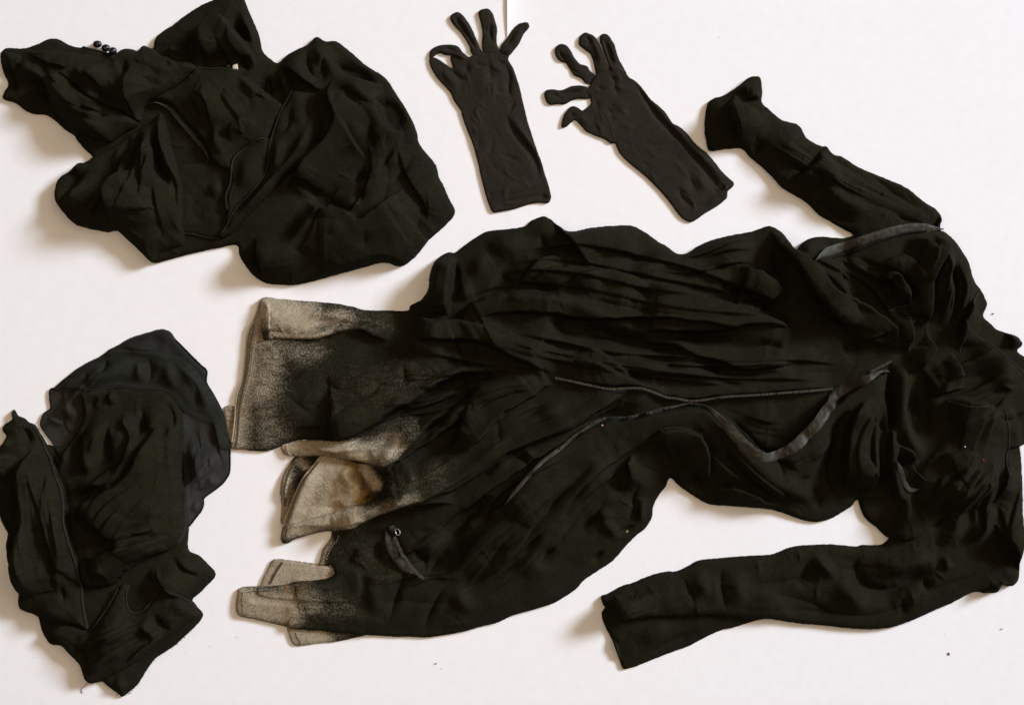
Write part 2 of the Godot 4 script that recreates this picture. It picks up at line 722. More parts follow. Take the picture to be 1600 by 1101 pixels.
func tube(called: String, p: PackedVector2Array, h: PackedFloat32Array, r: float, mat: Material, parent: Node, lumps := 0.0, lump_len := 3.0) -> MeshInstance3D:
	var P := PackedVector3Array()
	var N := PackedVector3Array()
	var U := PackedVector2Array()
	var T := PackedInt32Array()
	var n := p.size()
	var m := 6
	for i in n:
		var a := place(p[maxi(i - 1, 0)].x, p[maxi(i - 1, 0)].y, h[maxi(i - 1, 0)])
		var b := place(p[mini(i + 1, n - 1)].x, p[mini(i + 1, n - 1)].y, h[mini(i + 1, n - 1)])
		var d := (b - a).normalized()
		var s := d.cross(Vector3.UP).normalized()
		var u := s.cross(d)
		var rr := r * (1.0 + lumps * sin(i * 1.5 / lump_len * TAU) + lumps * 1.4 * n_mid.get_noise_2d(p[i].x * 8.0, p[i].y * 8.0))
		if i == 0 or i == n - 1:
			rr *= 0.3
		var o := place(p[i].x, p[i].y, h[i])
		for k in m:
			var t := TAU * k / m
			var v := s * cos(t) + u * sin(t)
			P.append(o + v * rr * K)
			N.append(v)
			U.append(p[i] * K)
	for i in n - 1:
		for k in m:
			var a := i * m + k
			var b := i * m + (k + 1) % m
			T.append_array([a, b, a + m, b, b + m, a + m])
	return mesh(called, P, N, U, PackedColorArray(), T, mat, parent)

# a row of stitches or zip teeth: little rounded blocks along the line, l long, w across, every gap
func row(called: String, text: String, l: float, w: float, tall: float, gap: float, up: float, mat: Material, parent: Node, turn := 0.0) -> MeshInstance3D:
	var p := curve(pts(text), false, 0.8)
	var S := SurfaceTool.new()
	S.begin(Mesh.PRIMITIVE_TRIANGLES)
	S.set_smooth_group(-1)
	var acc := 0.0
	var made := 0
	var walked := 0.0
	for i in range(1, p.size() - 1):
		var len := (p[i] - p[i - 1]).length()
		acc += len
		walked += len
		if acc < gap:
			continue
		acc -= gap
		var d := (p[i + 1] - p[i - 1]).normalized().rotated(turn if made % 2 == 0 else -turn)
		var s := Vector2(-d.y, d.x)
		made += 1
		var o := maxf(under_at(p[i].x, p[i].y), maxf(under_at(p[i].x + s.x * 3.0, p[i].y + s.y * 3.0), under_at(p[i].x - s.x * 3.0, p[i].y - s.y * 3.0)) - 1.0)
		var ring: Array[Vector3] = []
		for q in [[-0.5, -0.5, 0.0], [0.5, -0.5, 0.0], [0.5, 0.5, 0.0], [-0.5, 0.5, 0.0], [-0.36, -0.36, 1.0], [0.36, -0.36, 1.0], [0.36, 0.36, 1.0], [-0.36, 0.36, 1.0]]:
			var e: Vector2 = p[i] + d * l * q[0] + s * w * q[1]
			ring.append(place(e.x, e.y, o + up - 0.6 + q[2] * (tall + 0.6)))
		for f in [[4, 5, 6, 7], [0, 1, 5, 4], [1, 2, 6, 5], [2, 3, 7, 6], [3, 0, 4, 7]]:
			for k in [0, 1, 2, 0, 2, 3]:
				S.set_uv(p[i] * K)
				S.add_vertex(ring[f[k]])
	S.generate_normals()
	var mi := MeshInstance3D.new()
	mi.name = called
	mi.mesh = S.commit()
	mi.material_override = mat
	mi.set_meta("kind", "stuff")
	parent.add_child(mi, true)
	return mi

# loose fibres sticking out of a raw edge
func fray(called: String, text: String, n: int, longest: float, up: float, mat: Material, parent: Node, s: int) -> MeshInstance3D:
	var p := curve(pts(text), false, 2.0)
	rng.seed = s
	var P := PackedVector3Array()
	var N := PackedVector3Array()
	var U := PackedVector2Array()
	var T := PackedInt32Array()
	for i in n:
		var k := rng.randi_range(1, p.size() - 2)
		var d := (p[k + 1] - p[k - 1]).normalized()
		var o := Vector2(d.y, -d.x).rotated(rng.randfn(0.0, 0.7))
		var q := p[k] - o * 1.0
		var l := longest * rng.randf_range(0.3, 1.0)
		var h := under_at(p[k].x - o.x * 2.0, p[k].y - o.y * 2.0) * 0.8 + up
		var r := 0.28
		var bend := rng.randfn(0.0, 0.25)
		var first := P.size()
		for j in 4:
			var sv := Vector2(-o.y, o.x) * r * (1.0 - j * 0.22)
			P.append(place(q.x + sv.x, q.y + sv.y, h))
			P.append(place(q.x - sv.x, q.y - sv.y, h))
			P.append(place(q.x, q.y, h + r * 1.6))
			N.append_array([Vector3(sv.x, 0.4, sv.y).normalized(), Vector3(-sv.x, 0.4, -sv.y).normalized(), Vector3.UP])
			U.append_array([q * K, q * K, q * K])
			q += o * l / 3.0
			o = o.rotated(bend)
			h = maxf(0.4, h + rng.randfn(-0.2, 0.35))
			if j:
				var a := first + j * 3 - 3
				for e in 3:
					var b := a + e
					var c := a + (e + 1) % 3
					T.append_array([b, b + 3, c, c, b + 3, c + 3])
	var mi := mesh(called, P, N, U, PackedColorArray(), T, mat, parent)
	mi.set_meta("kind", "stuff")
	return mi

func lathe(called: String, profile: PackedVector2Array, at: Vector3, squash: Vector3, mat: Material, parent: Node) -> MeshInstance3D:
	var S := SurfaceTool.new()
	S.begin(Mesh.PRIMITIVE_TRIANGLES)
	var m := 20
	for i in profile.size() - 1:
		for k in m:
			var q: Array[Vector3] = []
			for e in [[i, k], [i + 1, k], [i + 1, k + 1], [i, k + 1]]:
				var t: float = TAU * e[1] / m
				var r: Vector2 = profile[e[0]]
				q.append(Vector3(r.x * cos(t), r.y, r.x * sin(t)) * squash * K)
			for v in [0, 1, 2, 0, 2, 3]:
				S.set_smooth_group(0)
				S.add_vertex(q[v])
	S.generate_normals()
	S.index()
	var mi := MeshInstance3D.new()
	mi.name = called
	mi.mesh = S.commit()
	mi.material_override = mat
	mi.position = at
	parent.add_child(mi, true)
	return mi

func thing(called: String, label: String, category: String, group := "") -> Node3D:
	var o := Node3D.new()
	o.name = called
	add_child(o, true)
	return tag(o, label, category, group)

func tag(o: Node3D, label: String, category: String, group := "") -> Node3D:
	o.set_meta("label", label)
	o.set_meta("category", category)
	if group:
		o.set_meta("group", group)
	return o

func cloth_material(rough: float, spec: float, relief: float, grain: Texture2D, rim_light := 0.0) -> StandardMaterial3D:
	var m := StandardMaterial3D.new()
	m.vertex_color_use_as_albedo = true
	m.roughness = rough
	m.metallic_specular = spec
	m.cull_mode = BaseMaterial3D.CULL_DISABLED
	m.heightmap_enabled = true
	m.heightmap_texture = grain
	m.heightmap_scale = relief
	m.uv1_scale = Vector3(4.5, 4.5, 1.0)
	if rim_light > 0.0:
		m.rim_enabled = true
		m.rim = rim_light
		m.rim_tint = 0.8
	return m

func plain(c: Color, rough: float, spec := 0.3, metal := 0.0) -> StandardMaterial3D:
	var m := StandardMaterial3D.new()
	m.albedo_color = c
	m.roughness = rough
	m.metallic_specular = spec
	m.metallic = metal
	m.cull_mode = BaseMaterial3D.CULL_DISABLED
	return m

func area_light(called: String, at: Vector3, size: Vector2, energy: float, color: Color) -> void:
	var l := AreaLight3D.new()
	l.name = called
	l.area_size = size
	l.area_normalize_energy = true
	l.light_energy = energy
	l.light_color = color
	l.area_range = 60.0
	l.area_attenuation = 2.0
	l.shadow_enabled = true
	l.position = at
	add_child(l, true)
	l.look_at(Vector3(0, 0, 0), Vector3.UP if absf(at.normalized().y) < 0.95 else Vector3.FORWARD)

func paper(called: String, x0: float, x1: float, top: float, curl: float, mat: Material) -> MeshInstance3D:
	# a thin sheet lying on the floor; its left edge stands up a little near the top when curl > 0
	var P := PackedVector3Array()
	var N := PackedVector3Array()
	var U := PackedVector2Array()
	var T := PackedInt32Array()
	var nx := 160
	var ny := 160
	for j in ny:
		var y := -500.0 + 2100.0 * j / (ny - 1)
		for i in nx:
			var f := float(i) / (nx - 1)
			if curl > 0.0:
				f = f * f
			var x := lerpf(x0, x1, f)
			var h := top + n_lo.get_noise_2d(x * 0.16, y * 0.16 + 55.0) * 0.5 + n_lo.get_noise_2d(x * 0.45, y * 0.4) * 0.05
			if curl > 0.0:
				h += curl * exp(-(x - x0) / 16.0) * clampf((90.0 - y) / 70.0, 0.0, 1.0)
			P.append(place(x, y, h))
			U.append(Vector2(x, y) * K)
	for j in ny - 1:
		for i in nx - 1:
			var a := j * nx + i
			T.append_array([a, a + 1, a + nx, a + 1, a + nx + 1, a + nx])
	N.resize(P.size())
	for q in range(0, T.size(), 3):
		var f := (P[T[q + 2]] - P[T[q]]).cross(P[T[q + 1]] - P[T[q]])
		for e in 3:
			N[T[q + e]] += f
	for q in N.size():
		N[q] = N[q].normalized()
	thicken(P, N, U, T, 0.08 * K)
	return mesh(called, P, N, U, PackedColorArray(), T, mat, self)

func _ready() -> void:
	# ---- camera, surroundings, lamps, exposure ----
	var cam := Camera3D.new()
	cam.name = "camera"
	cam.position = Vector3(0, 2.4, 0)
	cam.rotation_degrees = Vector3(-90, 0, 0)
	cam.fov = rad_to_deg(2.0 * atan(550.5 * K / 2.4))
	cam.near = 0.05
	cam.far = 50.0
	add_child(cam, true)
	cam.current = true
	var env := Environment.new()
	env.background_mode = Environment.BG_COLOR
	env.background_color = Color(0.33, 0.305, 0.27)
	env.tonemap_mode = Environment.TONE_MAPPER_LINEAR
	env.tonemap_exposure = 0.95
	env.sdfgi_enabled = true
	env.ssao_enabled = true
	env.ssil_enabled = true
	var we := WorldEnvironment.new()
	we.name = "surroundings"
	we.environment = env
	add_child(we, true)
	# daylight from a window to the upper right, and the warm light that the room gives back
	area_light("window_light", Vector3(16.4, 9.7, -8.9), Vector2(5.2, 4.0), 800.0, Color(0.85, 0.9, 0.97))
	area_light("room_light", Vector3(5.8, 8.5, -3.7), Vector2(8.0, 6.6), 32.0, Color(1.0, 0.89, 0.75))
	area_light("ceiling_light", Vector3(-0.5, 2.5, 0.05), Vector2(1.7, 1.4), 1.9, Color(1.0, 0.89, 0.75))

	noise(n_lo, 11, 0.011, 3)
	noise(n_mid, 23, 0.045, 3)
	noise(n_hi, 37, 0.33, 3)
	gh.resize(GW * GH)
	gh.fill(0.6)

	# ---- materials ----
	var fine := FastNoiseLite.new()
	noise(fine, 5, 0.09, 3)
	var grain := NoiseTexture2D.new()
	grain.width = 1024
	grain.height = 1024
	grain.seamless = true
	grain.noise = fine
	var black := cloth_material(0.95, 0.14, 0.10, grain)
	var knit := cloth_material(0.9, 0.18, 0.06, grain)
	var chiffon := cloth_material(0.8, 0.28, 0.01, grain)
	chiffon.transparency = BaseMaterial3D.TRANSPARENCY_ALPHA
	chiffon.albedo_color = Color(1, 1, 1, 0.87)
	var edge_thread := plain(Color(0.155, 0.15, 0.125), 0.95, 0.2)
	var black_thread := plain(Color(0.19, 0.18, 0.155), 0.95, 0.2)
	var dust_thread := plain(Color(0.62, 0.57, 0.48), 0.95, 0.2)
	var hem_thread := plain(Color(0.30, 0.262, 0.21), 0.95, 0.2)
	var tape_mat := plain(Color(0.215, 0.2, 0.165), 0.62, 0.4)
	tape_mat.vertex_color_use_as_albedo = true
	var brown_tape := plain(Color(0.17, 0.145, 0.11), 0.7, 0.35)
	brown_tape.vertex_color_use_as_albedo = true
	var lining_mat := plain(Color(0.175, 0.18, 0.16), 0.7, 0.35)
	lining_mat.vertex_color_use_as_albedo = true
	var coil_mat := plain(Color(0.28, 0.262, 0.22), 0.42, 0.5)
	var metal_mat := plain(Color(0.10, 0.10, 0.10), 0.3, 0.5, 0.6)
	var bead_mat := plain(Color(0.045, 0.045, 0.045), 0.28, 0.5)
	var pale_mat := plain(Color(0.80, 0.74, 0.64), 0.35, 0.5)

	# ---- floor and paper ----
	var floor_mesh := MeshInstance3D.new()
	floor_mesh.name = "floor"
	var bm := BoxMesh.new()
	bm.size = Vector3(8, 0.05, 8)
	floor_mesh.mesh = bm
	floor_mesh.position = Vector3(0, -0.0285, 0)
	floor_mesh.material_override = plain(Color(0.55, 0.52, 0.48), 0.7)
	floor_mesh.set_meta("kind", "structure")
	add_child(floor_mesh, true)
	var pg := FastNoiseLite.new()
	noise(pg, 8, 0.02, 5)
	var ptex := NoiseTexture2D.new()
	ptex.width = 1024
	ptex.height = 1024
	ptex.seamless = true
	ptex.noise = pg
	ptex.color_ramp = Gradient.new()
	ptex.color_ramp.colors = PackedColorArray([Color(0.944, 0.932, 0.932), Color(0.950, 0.939, 0.939)])
	ptex.color_ramp.offsets = PackedFloat32Array([0.3, 0.7])
	var paper_mat := plain(Color(1, 1, 1), 0.75, 0.35)
	paper_mat.albedo_texture = ptex
	paper_mat.uv1_scale = Vector3(1.7, 1.7, 1.0)
	tag(paper("paper_sheet", -900.0, 800.0, -0.12, 0.0, paper_mat), "white paper sheet spread under the heaped cloths on the left of the seam", "paper")
	tag(paper("paper_sheet", 792.5, 2500.0, 0.0, 4.0, paper_mat), "white paper sheet right of the seam, its edge lifted beside the left glove's little finger", "paper")

	robe(black, edge_thread, hem_thread, dust_thread, tape_mat, brown_tape, coil_mat, metal_mat)
	veil(black, edge_thread, lining_mat, bead_mat, pale_mat)
	scarf(black, knit, chiffon, edge_thread)
	gloves(knit, black_thread)
	crumbs(plain(Color(0.20, 0.17, 0.15), 0.9), plain(Color(0.62, 0.55, 0.45), 0.9), edge_thread)

func robe(black: Material, edge: Material, thread: Material, dusty: Material, tape_mat: Material, brown_tape: Material, coil: Material, metal: Material) -> void:
	var o := thing("robe", "long black robe with open front zips and dust-stained hem, spread across the paper", "robe")
	# -- sleeve at the upper right
	sheet("1171,121 1187,121 1190,134 1191,147 1190,160 1200,170 1222,188 1244,194 1253,203 1259,215 1285,229 1291,229 1301,241 1315,245 1340,261 1384,279 1417,294 1446,317 1463,328 1470,341 1468,357 1500,400 1440,440 1320,410 1333,368 1318,358 1300,348 1280,336 1263,319 1245,307 1222,293 1205,275 1187,258 1170,244 1160,233 1135,233 1108,235 1104,223 1101,205 1102,180 1107,160 1117,153 1127,151 1143,142 1160,130", 11, 13, 7, 40)
	lip("1158,236 1150,215 1142,190 1136,172 1140,158 1150,146", 9, 30)
	lip("1190,160 1176,158 1160,162", 5, 18)
	ridge("1149,150 1160,140 1170,128", 4, 6)
	ridge("1284,229 1278,242 1262,262 1240,276", -8, 7, 11)
	lip("1228,284 1252,270 1272,252 1284,232", 8, 26)
	ridge("1270,250 1284,268 1296,290 1316,306", 6, 12)
	ridge("1186,222 1182,236 1174,246", -4, 6)
	ridge("1282,286 1300,308 1330,322 1362,330", 5, 14)
	ridge("1260,312 1284,322 1310,344 1340,352", -4, 10)
	ridge("1345,262 1378,290 1420,318 1452,334", -4, 14)
	ridge("1192,200 1230,222 1262,236", 5, 20)
	ridge("1385,330 1410,344 1440,350", -5, 8)
	lip("1455,360 1462,345 1466,332", 5, 14)
	fan(140, "1440,352 1380,330 1300,300 1200,250 1150,230", "1450,330 1390,292 1310,256 1240,216 1190,176", 8, 3.5, 16)
	creases(3, 30, 100, 26, 40, 1.2, 2.8)
	lay("sleeve", black, o)

	# -- sleeve at the lower right: lower cloth, then the upper cloth folded over it
	sheet("941,955 958,1003 967,1028 974,1044 983,1043 992,1041 1002,1037 1050,1018 1075,1009 1106,993 1129,983 1145,980 1177,970 1230,955 1200,920 1100,905 1000,925", 5, 8, 3, 30)
	ridge("990,1005 1030,985 1060,990", 4, 16)
	ridge("1010,1020 1050,1000 1100,980", -3, 12)
	lip("956,990 966,1015 972,1036", 5, 10)
	creases(4, 8, -20, 25, 70, 1.2, 6)
	lay("sleeve_cuff", black, o)
	sheet("939,932 950,927 962,920 974,914 986,911 1002,904 1025,896 1046,892 1052,893 1075,884 1089,876 1108,873 1129,871 1165,868 1203,866 1216,862 1231,856 1248,852 1266,851 1300,850 1340,853 1345,851 1378,850 1389,840 1400,790 1440,720 1500,660 1575,640 1592,697 1595,725 1597,784 1596,838 1591,874 1591,902 1581,914 1561,914 1556,923 1541,926 1523,924 1487,941 1455,955 1421,970 1393,979 1368,982 1342,982 1318,980 1291,977 1256,974 1225,970 1203,966 1177,965 1144,961 1108,958 1078,960 1040,961 1002,962 985,966 970,967 957,963 947,951", 12, 12, 7, 45)
	ridge("942,936 952,950 966,962", -6, 7)
	lip("966,968 972,955 963,942 958,930 962,921", 7, 30, 5, 20)
	ridge("1058,893 1074,918 1084,950", -3, 6)
	ridge("1088,880 1094,910 1110,930", 4, 11)
	ridge("1128,874 1124,910 1132,955", -4, 7)
	ridge("1145,880 1150,915 1146,950", 4, 12)
	ridge("1268,856 1280,880 1298,895 1306,902", 7, 9)
	ridge("1266,868 1258,900 1276,915", -5, 13)
	ridge("1300,896 1312,912 1335,935 1360,950", 6, 14)
	ridge("1340,860 1336,890 1350,915 1385,922 1420,905 1455,885", -9, 15)
	ridge("1355,870 1390,880 1430,872 1462,862", 7, 14)
	ridge("1380,940 1420,925 1450,905", 5, 16)
	ridge("1400,925 1408,945 1400,965", -4, 7)
	ridge("1440,900 1446,925", -5, 7)
	lip("1589,896 1581,871 1568,848 1553,829 1538,812", 8, 34)
	lip("1528,922 1545,912 1560,906 1578,903 1590,895", 6, 22)
	lip("1540,788 1550,762 1558,735 1566,704", 7, 22)
	ridge("1470,860 1472,880 1482,872", 4, 6)
	ridge("1500,800 1478,832 1455,850", 6, 12)
	ridge("1530,800 1520,826 1506,842", 6, 10)
	ridge("1440,820 1470,815 1490,806", -5, 12)
	ridge("1200,925 1250,935 1310,962", -3, 16)
	fan(141, "1560,890 1480,920 1380,965 1250,960 1100,945", "1480,850 1400,870 1300,870 1180,890 1000,925", 2, 3, 22)
	fan(142, "1400,820 1440,780 1480,730 1520,680", "1560,890 1580,830 1585,770 1580,710", 8, 4.5, 18)
	creases(6, 60, 78, 24, 45, 1.2, 2.8)
	lay("sleeve", black, o)

	# -- pieces of hem that lie under the robe
	sheet("449,978 452,993 459,1006 467,1008 498,1004 528,1001 552,996 575,990 600,970 520,950 460,960", 2.5, 5, 0)
	stain("445,985 500,996", 1.1, 26)
	stain("520,985 560,980", 0.5, 20)
	lay("hem_flap", black, o, {"thick": 2.0})
	row("stitching", "461,984 465,994 471,1006", 3.2, 1.3, 0.9, 4.0, 0.4, thread, o)
	sheet("426,874 432,873 439,873 462,876 499,881 523,885 560,888 560,930 480,935 404,925 407,914 411,903 416,893", 3, 5, 0)
	stain("410,905 440,895 500,895", 1.15, 34)
	stain("520,895 560,900", 0.35, 20)
	lay("hem_flap", black, o, {"thick": 2.4})
	row("stitching", "443,876 436,886 430,896 423,910", 3.4, 3.4, 1.5, 2.4, 0.4, thread, o, 0.8)
	sheet("350,637 358,633 366,636 372,660 368,690 359,701 355,677 352,654", 2, 4, 0)
	stain("352,640 362,690", 0.9, 22)
	lay("hem_flap", black, o, {"thick": 2.0})
	# the turned-back inside of the hem, pale with dust and rust
	sheet("463,712 449,729 441,746 438,764 440,792 441,820 480,820 540,820 620,790 650,740 610,700 540,695", 4, 6, 0)
	ridge("450,735 445,765 447,800", 4, 8)
	ridge("462,740 452,770 448,806", -5, 8)
	stain("446,730 444,770 447,812", 0.95, 20)
	stain("470,720 480,730", 0.7, 12)
	lay("hem_flap", black, o, {"thick": 2.6})
	row("stitching", "463,719 455,732 449,748 446,768 446,790", 3.0, 3.0, 1.2, 2.6, 0.4, thread, o, 0.7)
	sheet("503,711 492,726 477,744 466,764 458,786 450,806 441,826 440,842 470,838 540,818 620,790 650,740 610,700 540,697", 4, 5, 2, 30)
	lip("439,830 449,806 456,786 464,766 475,746 490,728 502,712", 5, 14)
	ridge("520,716 540,735 552,760 550,786", 3, 14)
	ridge("566,722 574,745 584,756", 3, 9)
	ridge("560,722 566,752 560,785", -3, 9)
	ridge("480,790 520,792 552,790", -2.5, 12)
	stain("500,725 480,765 460,810", 1.25, 34)
	stain("520,725 530,770 500,800", 1.25, 34)
	stain("545,735 552,775", 1.1, 18)
	stain("570,730 588,755", 1.1, 12)
	stain("548,719 556,745 566,778", 1.3, 13, true)
	stain("530,755 528,790 540,800", 1.0, 10, true)
	stain("470,800 490,770", 0.25, 16, true)
	lay("hem_flap", black, o, {"thick": 2.6})
	cord("rolled_edge", "503,711 491,727 476,746 465,767 457,787 449,807 442,826", 1.5, 0.6, dusty, o, 0.5, 3.0)
	row("stitching", "500,719 488,735 476,753 467,774 460,795 452,815", 2.6, 3.6, 1.2, 2.6, 0.4, thread, o, 0.7)

	# -- the robe itself
	sheet("409,466 437,467 472,470 523,474 551,479 569,484 605,485 640,484 640,479 659,467 669,452 671,432 678,411 690,399 702,394 710,395 725,384 742,372 760,362 792,358 820,353 830,345 841,340 851,338 861,343 867,349 874,354 884,361 897,362 920,357 958,353 978,352 988,353 1006,362 1018,370 1029,378 1040,384 1060,397 1074,395 1090,385 1107,377 1140,368 1173,362 1188,357 1201,353 1216,359 1225,368 1231,378 1243,391 1252,381 1264,373 1282,370 1318,372 1340,366 1370,356 1400,352 1440,352 1465,360 1476,363 1490,375 1504,394 1514,411 1518,428 1525,444 1531,451 1537,462 1542,475 1536,494 1548,506 1556,514 1572,520 1588,526 1597,538 1589,548 1612,566 1625,620 1605,690 1592,697 1566,702 1560,733 1551,758 1540,780 1500,795 1450,820 1420,840 1389,840 1370,824 1352,809 1345,795 1339,780 1331,790 1320,797 1309,804 1297,810 1277,815 1254,812 1229,803 1206,796 1178,793 1137,790 1107,787 1088,777 1071,766 1058,756 1047,746 1040,760 1031,771 1024,783 1020,795 1019,806 1009,824 991,839 973,858 958,875 930,894 912,906 902,918 884,931 864,942 818,956 798,962 780,971 752,978 724,986 691,992 668,995 640,994 615,994 574,991 541,988 513,985 487,983 462,981 449,979 421,972 398,967 373,961 369,955 368,946 369,938 373,919 386,916 407,915 449,911 462,907 503,904 523,896 520,884 499,881 500,872 503,861 508,851 515,843 518,830 500,831 482,835 470,839 458,843 450,848 442,848 439,840 442,830 449,821 482,810 518,799 545,791 568,786 592,772 607,742 594,731 584,725 561,722 530,712 500,700 482,687 470,687 455,690 439,697 419,704 396,704 373,702 362,701 363,690 368,656 369,632 371,614 381,592 383,570 386,545 389,515 396,500 404,484", 7, 8, 8, 50)
	var hem := "409,466 397,498 389,515 384,560 381,592 371,614 368,656 362,701"
	# upper part: the roll at the left and the broad folds
	lip("713,402 707,430 704,460 703,497", 15, 26, 7, 20)
	ridge("690,408 682,440 678,480", 5, 9)
	ridge("712,405 716,440 710,480", -7, 8, 4)
	lip("705,495 730,480 749,470 782,461 818,459 869,465 894,474", 13, 60, 6)
	ridge("782,461 869,467 905,480 945,500 985,513 1040,522", 8, 16, 12)
	ridge("900,505 950,525 1000,540 1060,545", -9, 18)
	lip("814,458 813,439 838,409 876,396", 9, 24)
	ridge("775,425 795,440 800,455", -9, 16)
	ridge("760,400 790,385 830,378", 7, 18)
	ridge("740,440 750,415 770,395", 5, 13)
	lip("920,420 894,388 876,363 855,342", 13, 45)
	ridge("845,362 850,385 862,402", -8, 15)
	lip("822,445 850,425 876,418 920,419 970,427 1016,444", 9, 40)
	lip("879,450 905,429 945,424", 8, 26)
	ridge("830,448 860,452 880,450", -8, 9)
	ridge("900,375 950,372 1000,395", 7, 25)
	ridge("960,420 1000,405 1035,400", -5, 10)
	ridge("980,430 1010,420 1045,412", 6, 9)
	ridge("716,470 730,455 742,448", 5, 10)
	# the long band from the hem to the zip
	lip("640,487 683,499 698,497 742,505 782,518 818,533 851,551 884,559 920,560 960,580 1000,596 1040,605", 10, 38, 5)
	lip("864,587 833,572 793,556 762,539 742,534 683,533 640,529", 10, 22, 5)
	lip("884,559 902,550 920,543 945,553 970,575 996,594", 7, 24)
	ridge("820,540 850,535 900,545", -5, 12)
	ridge("805,530 860,528 900,537 960,552 1010,572 1040,580", 5, 9)
	ridge("850,500 900,520 960,545", -5, 22)
	# folds running from the zip down to the hem
	ridge("640,607 673,587 706,574 742,560", -7, 6)
	ridge("650,618 690,592 730,575 780,572", 6, 8)
	ridge("711,600 735,582 770,577 818,580", 7, 8, 6)
	ridge("700,615 740,590 790,590", -6, 7)
	ridge("640,684 676,662 706,636 737,611 752,598", -10, 9)
	ridge("655,690 690,668 720,640 735,618", 7, 9)
	ridge("701,697 719,657 734,618", -7, 8)
	lip("705,700 716,672 728,640 738,618", 7, 20)
	lip("868,596 842,610 818,626 790,642 766,668 745,690 720,712", 10, 40)
	ridge("800,660 835,640 862,622", -7, 10)
	lip("981,613 950,630 920,649 889,669 864,679 818,695 792,705 782,715 750,738 716,758 680,772 640,784 600,800", 11, 50)
	ridge("775,640 780,690 772,705", -5, 12)
	ridge("845,625 870,650 900,652", 5, 16)
	ridge("735,720 780,690 800,660", 5, 12)
	ridge("645,720 690,700 720,690", -4, 6)
	ridge("640,760 690,735 740,700", 5, 14)
	ridge("600,690 660,672 690,650", 5, 12)
	ridge("660,740 700,715 730,708", -4, 5)
	ridge("806,702 820,700 838,714", 5, 5)
	ridge("800,712 815,712 828,735", -6, 7)
	ridge("760,740 790,720 800,706", 5, 6)
	lip("775,800 805,762 823,741 843,720 869,700 894,682 920,665 945,656 975,655 1001,649 1040,639 1091,636 1130,670 1172,708 1200,715 1242,690 1292,634 1350,592 1390,580", 8, 36)
	lip("1300,606 1229,611 1127,618 1074,623 1040,618 996,603 927,600 866,588", 5, 26)
	ridge("772,770 740,800 705,845 680,880 664,906", -10, 17)
	ridge("742,786 700,812 660,835 636,848", -8, 12)
	ridge("758,790 765,800 790,782", 6, 6)
	ridge("700,838 740,812 770,792", 6, 10)
	ridge("930,712 900,745 870,775 842,812", -7, 15)
	ridge("950,705 920,745 890,780", 6, 16)
	ridge("749,873 770,857 792,842", -4, 5)
	ridge("838,884 852,866 869,850", -5, 8)
	ridge("640,870 690,850 720,840", 5, 18)
	ridge("705,905 722,930 740,960", 5, 14)
	ridge("658,990 674,950 700,905", -4, 6)
	ridge("606,975 620,930 640,880", -4, 6)
	ridge("570,905 590,935 590,965", 4, 14)
	ridge("700,930 770,900 850,840", -4, 12)
	ridge("800,860 830,880 870,890", 4, 18)
	ridge("890,840 920,815 950,770", -5, 8)
	ridge("922,875 934,866 944,857", -4, 4)
	ridge("930,806 960,830 970,846", 4, 9)
	ridge("955,832 976,826 996,818", -4, 5)
	ridge("1008,776 1000,800 1004,818", 5, 6)
	ridge("1000,745 988,780 990,822", -4, 7)
	ridge("918,812 936,800 960,808", 5, 9)
	# middle: the folds under the long zip
	lip("1000,692 1028,670 1063,668 1089,677 1102,703 1104,733 1112,756", 10, 30)
	ridge("1000,700 1030,690 1055,705 1060,730", -5, 16)
	ridge("975,735 962,755 970,765 980,748", -5, 9)
	lip("968,762 982,742 975,720 995,705", 6, 20)
	ridge("1108,642 1148,700 1192,745 1238,768 1275,775", 10, 12, 17)
	ridge("1118,688 1150,732 1188,766 1215,776", -6, 12)
	ridge("1120,640 1160,672 1200,712 1250,740", -5, 9)
	lip("1099,774 1119,759 1165,764 1193,779 1225,790", 6, 22)
	ridge("1080,725 1090,752 1098,770", -6, 9)
	ridge("1218,705 1216,735 1222,758", -6, 9)
	ridge("1235,755 1245,748 1262,742", -4, 5)
	ridge("1262,755 1276,775 1274,800", -5, 10)
	lip("1315,769 1312,718 1317,667 1328,634 1356,617", 9, 34)
	ridge("1303,780 1298,720 1302,670 1318,630", -10, 15)
	lip("1330,703 1348,714 1358,728 1360,745 1352,778", 8, 22)
	ridge("1372,615 1378,650 1384,690 1388,720 1401,789", 7, 9)
	ridge("1404,560 1402,600 1402,650 1414,690 1440,712", 12, 13, 10)
	ridge("1386,560 1385,620 1386,670 1392,690", -9, 5)
	ridge("1428,605 1428,660 1436,690", -10, 10)
	lip("1388,684 1402,694 1416,703 1431,724", 7, 12)
	ridge("1345,670 1350,640 1370,630", 5, 15)
	# the pieces above the zip
	lip("1000,442 1038,447 1102,465 1140,475 1163,485 1216,503 1246,518", 9, 45)
	ridge("1118,440 1158,462 1200,485 1242,512", -12, 15)
	ridge("1062,500 1100,484 1136,474", -4, 4)
	lip("1240,512 1229,512 1165,509 1112,519 1051,519 1000,518", 7, 25, 4)
	ridge("1010,530 1060,528 1110,530 1150,522", -7, 7)
	lip("1240,568 1193,575 1152,578 1119,566 1084,557 1051,541 1000,536", 7, 16, 4)
	ridge("1100,560 1115,575 1108,595", -4, 8)
	ridge("1170,580 1205,575 1240,590", 5, 9)
	ridge("1040,575 1075,570 1100,580", 5, 10)
	ridge("1110,595 1150,600 1165,598", -4, 4)
	ridge("1160,545 1200,540 1236,556", -4, 6)
	lip("1320,520 1280,488 1259,462 1239,427 1211,386 1199,357", 13, 34)
	ridge("1205,390 1216,425 1232,450", -9, 13)
	lip("1140,412 1183,425 1205,440 1222,456 1230,472", 9, 42)
	ridge("1100,400 1140,392 1180,375", 5, 18)
	ridge("1060,415 1110,418 1150,425", -4, 10)
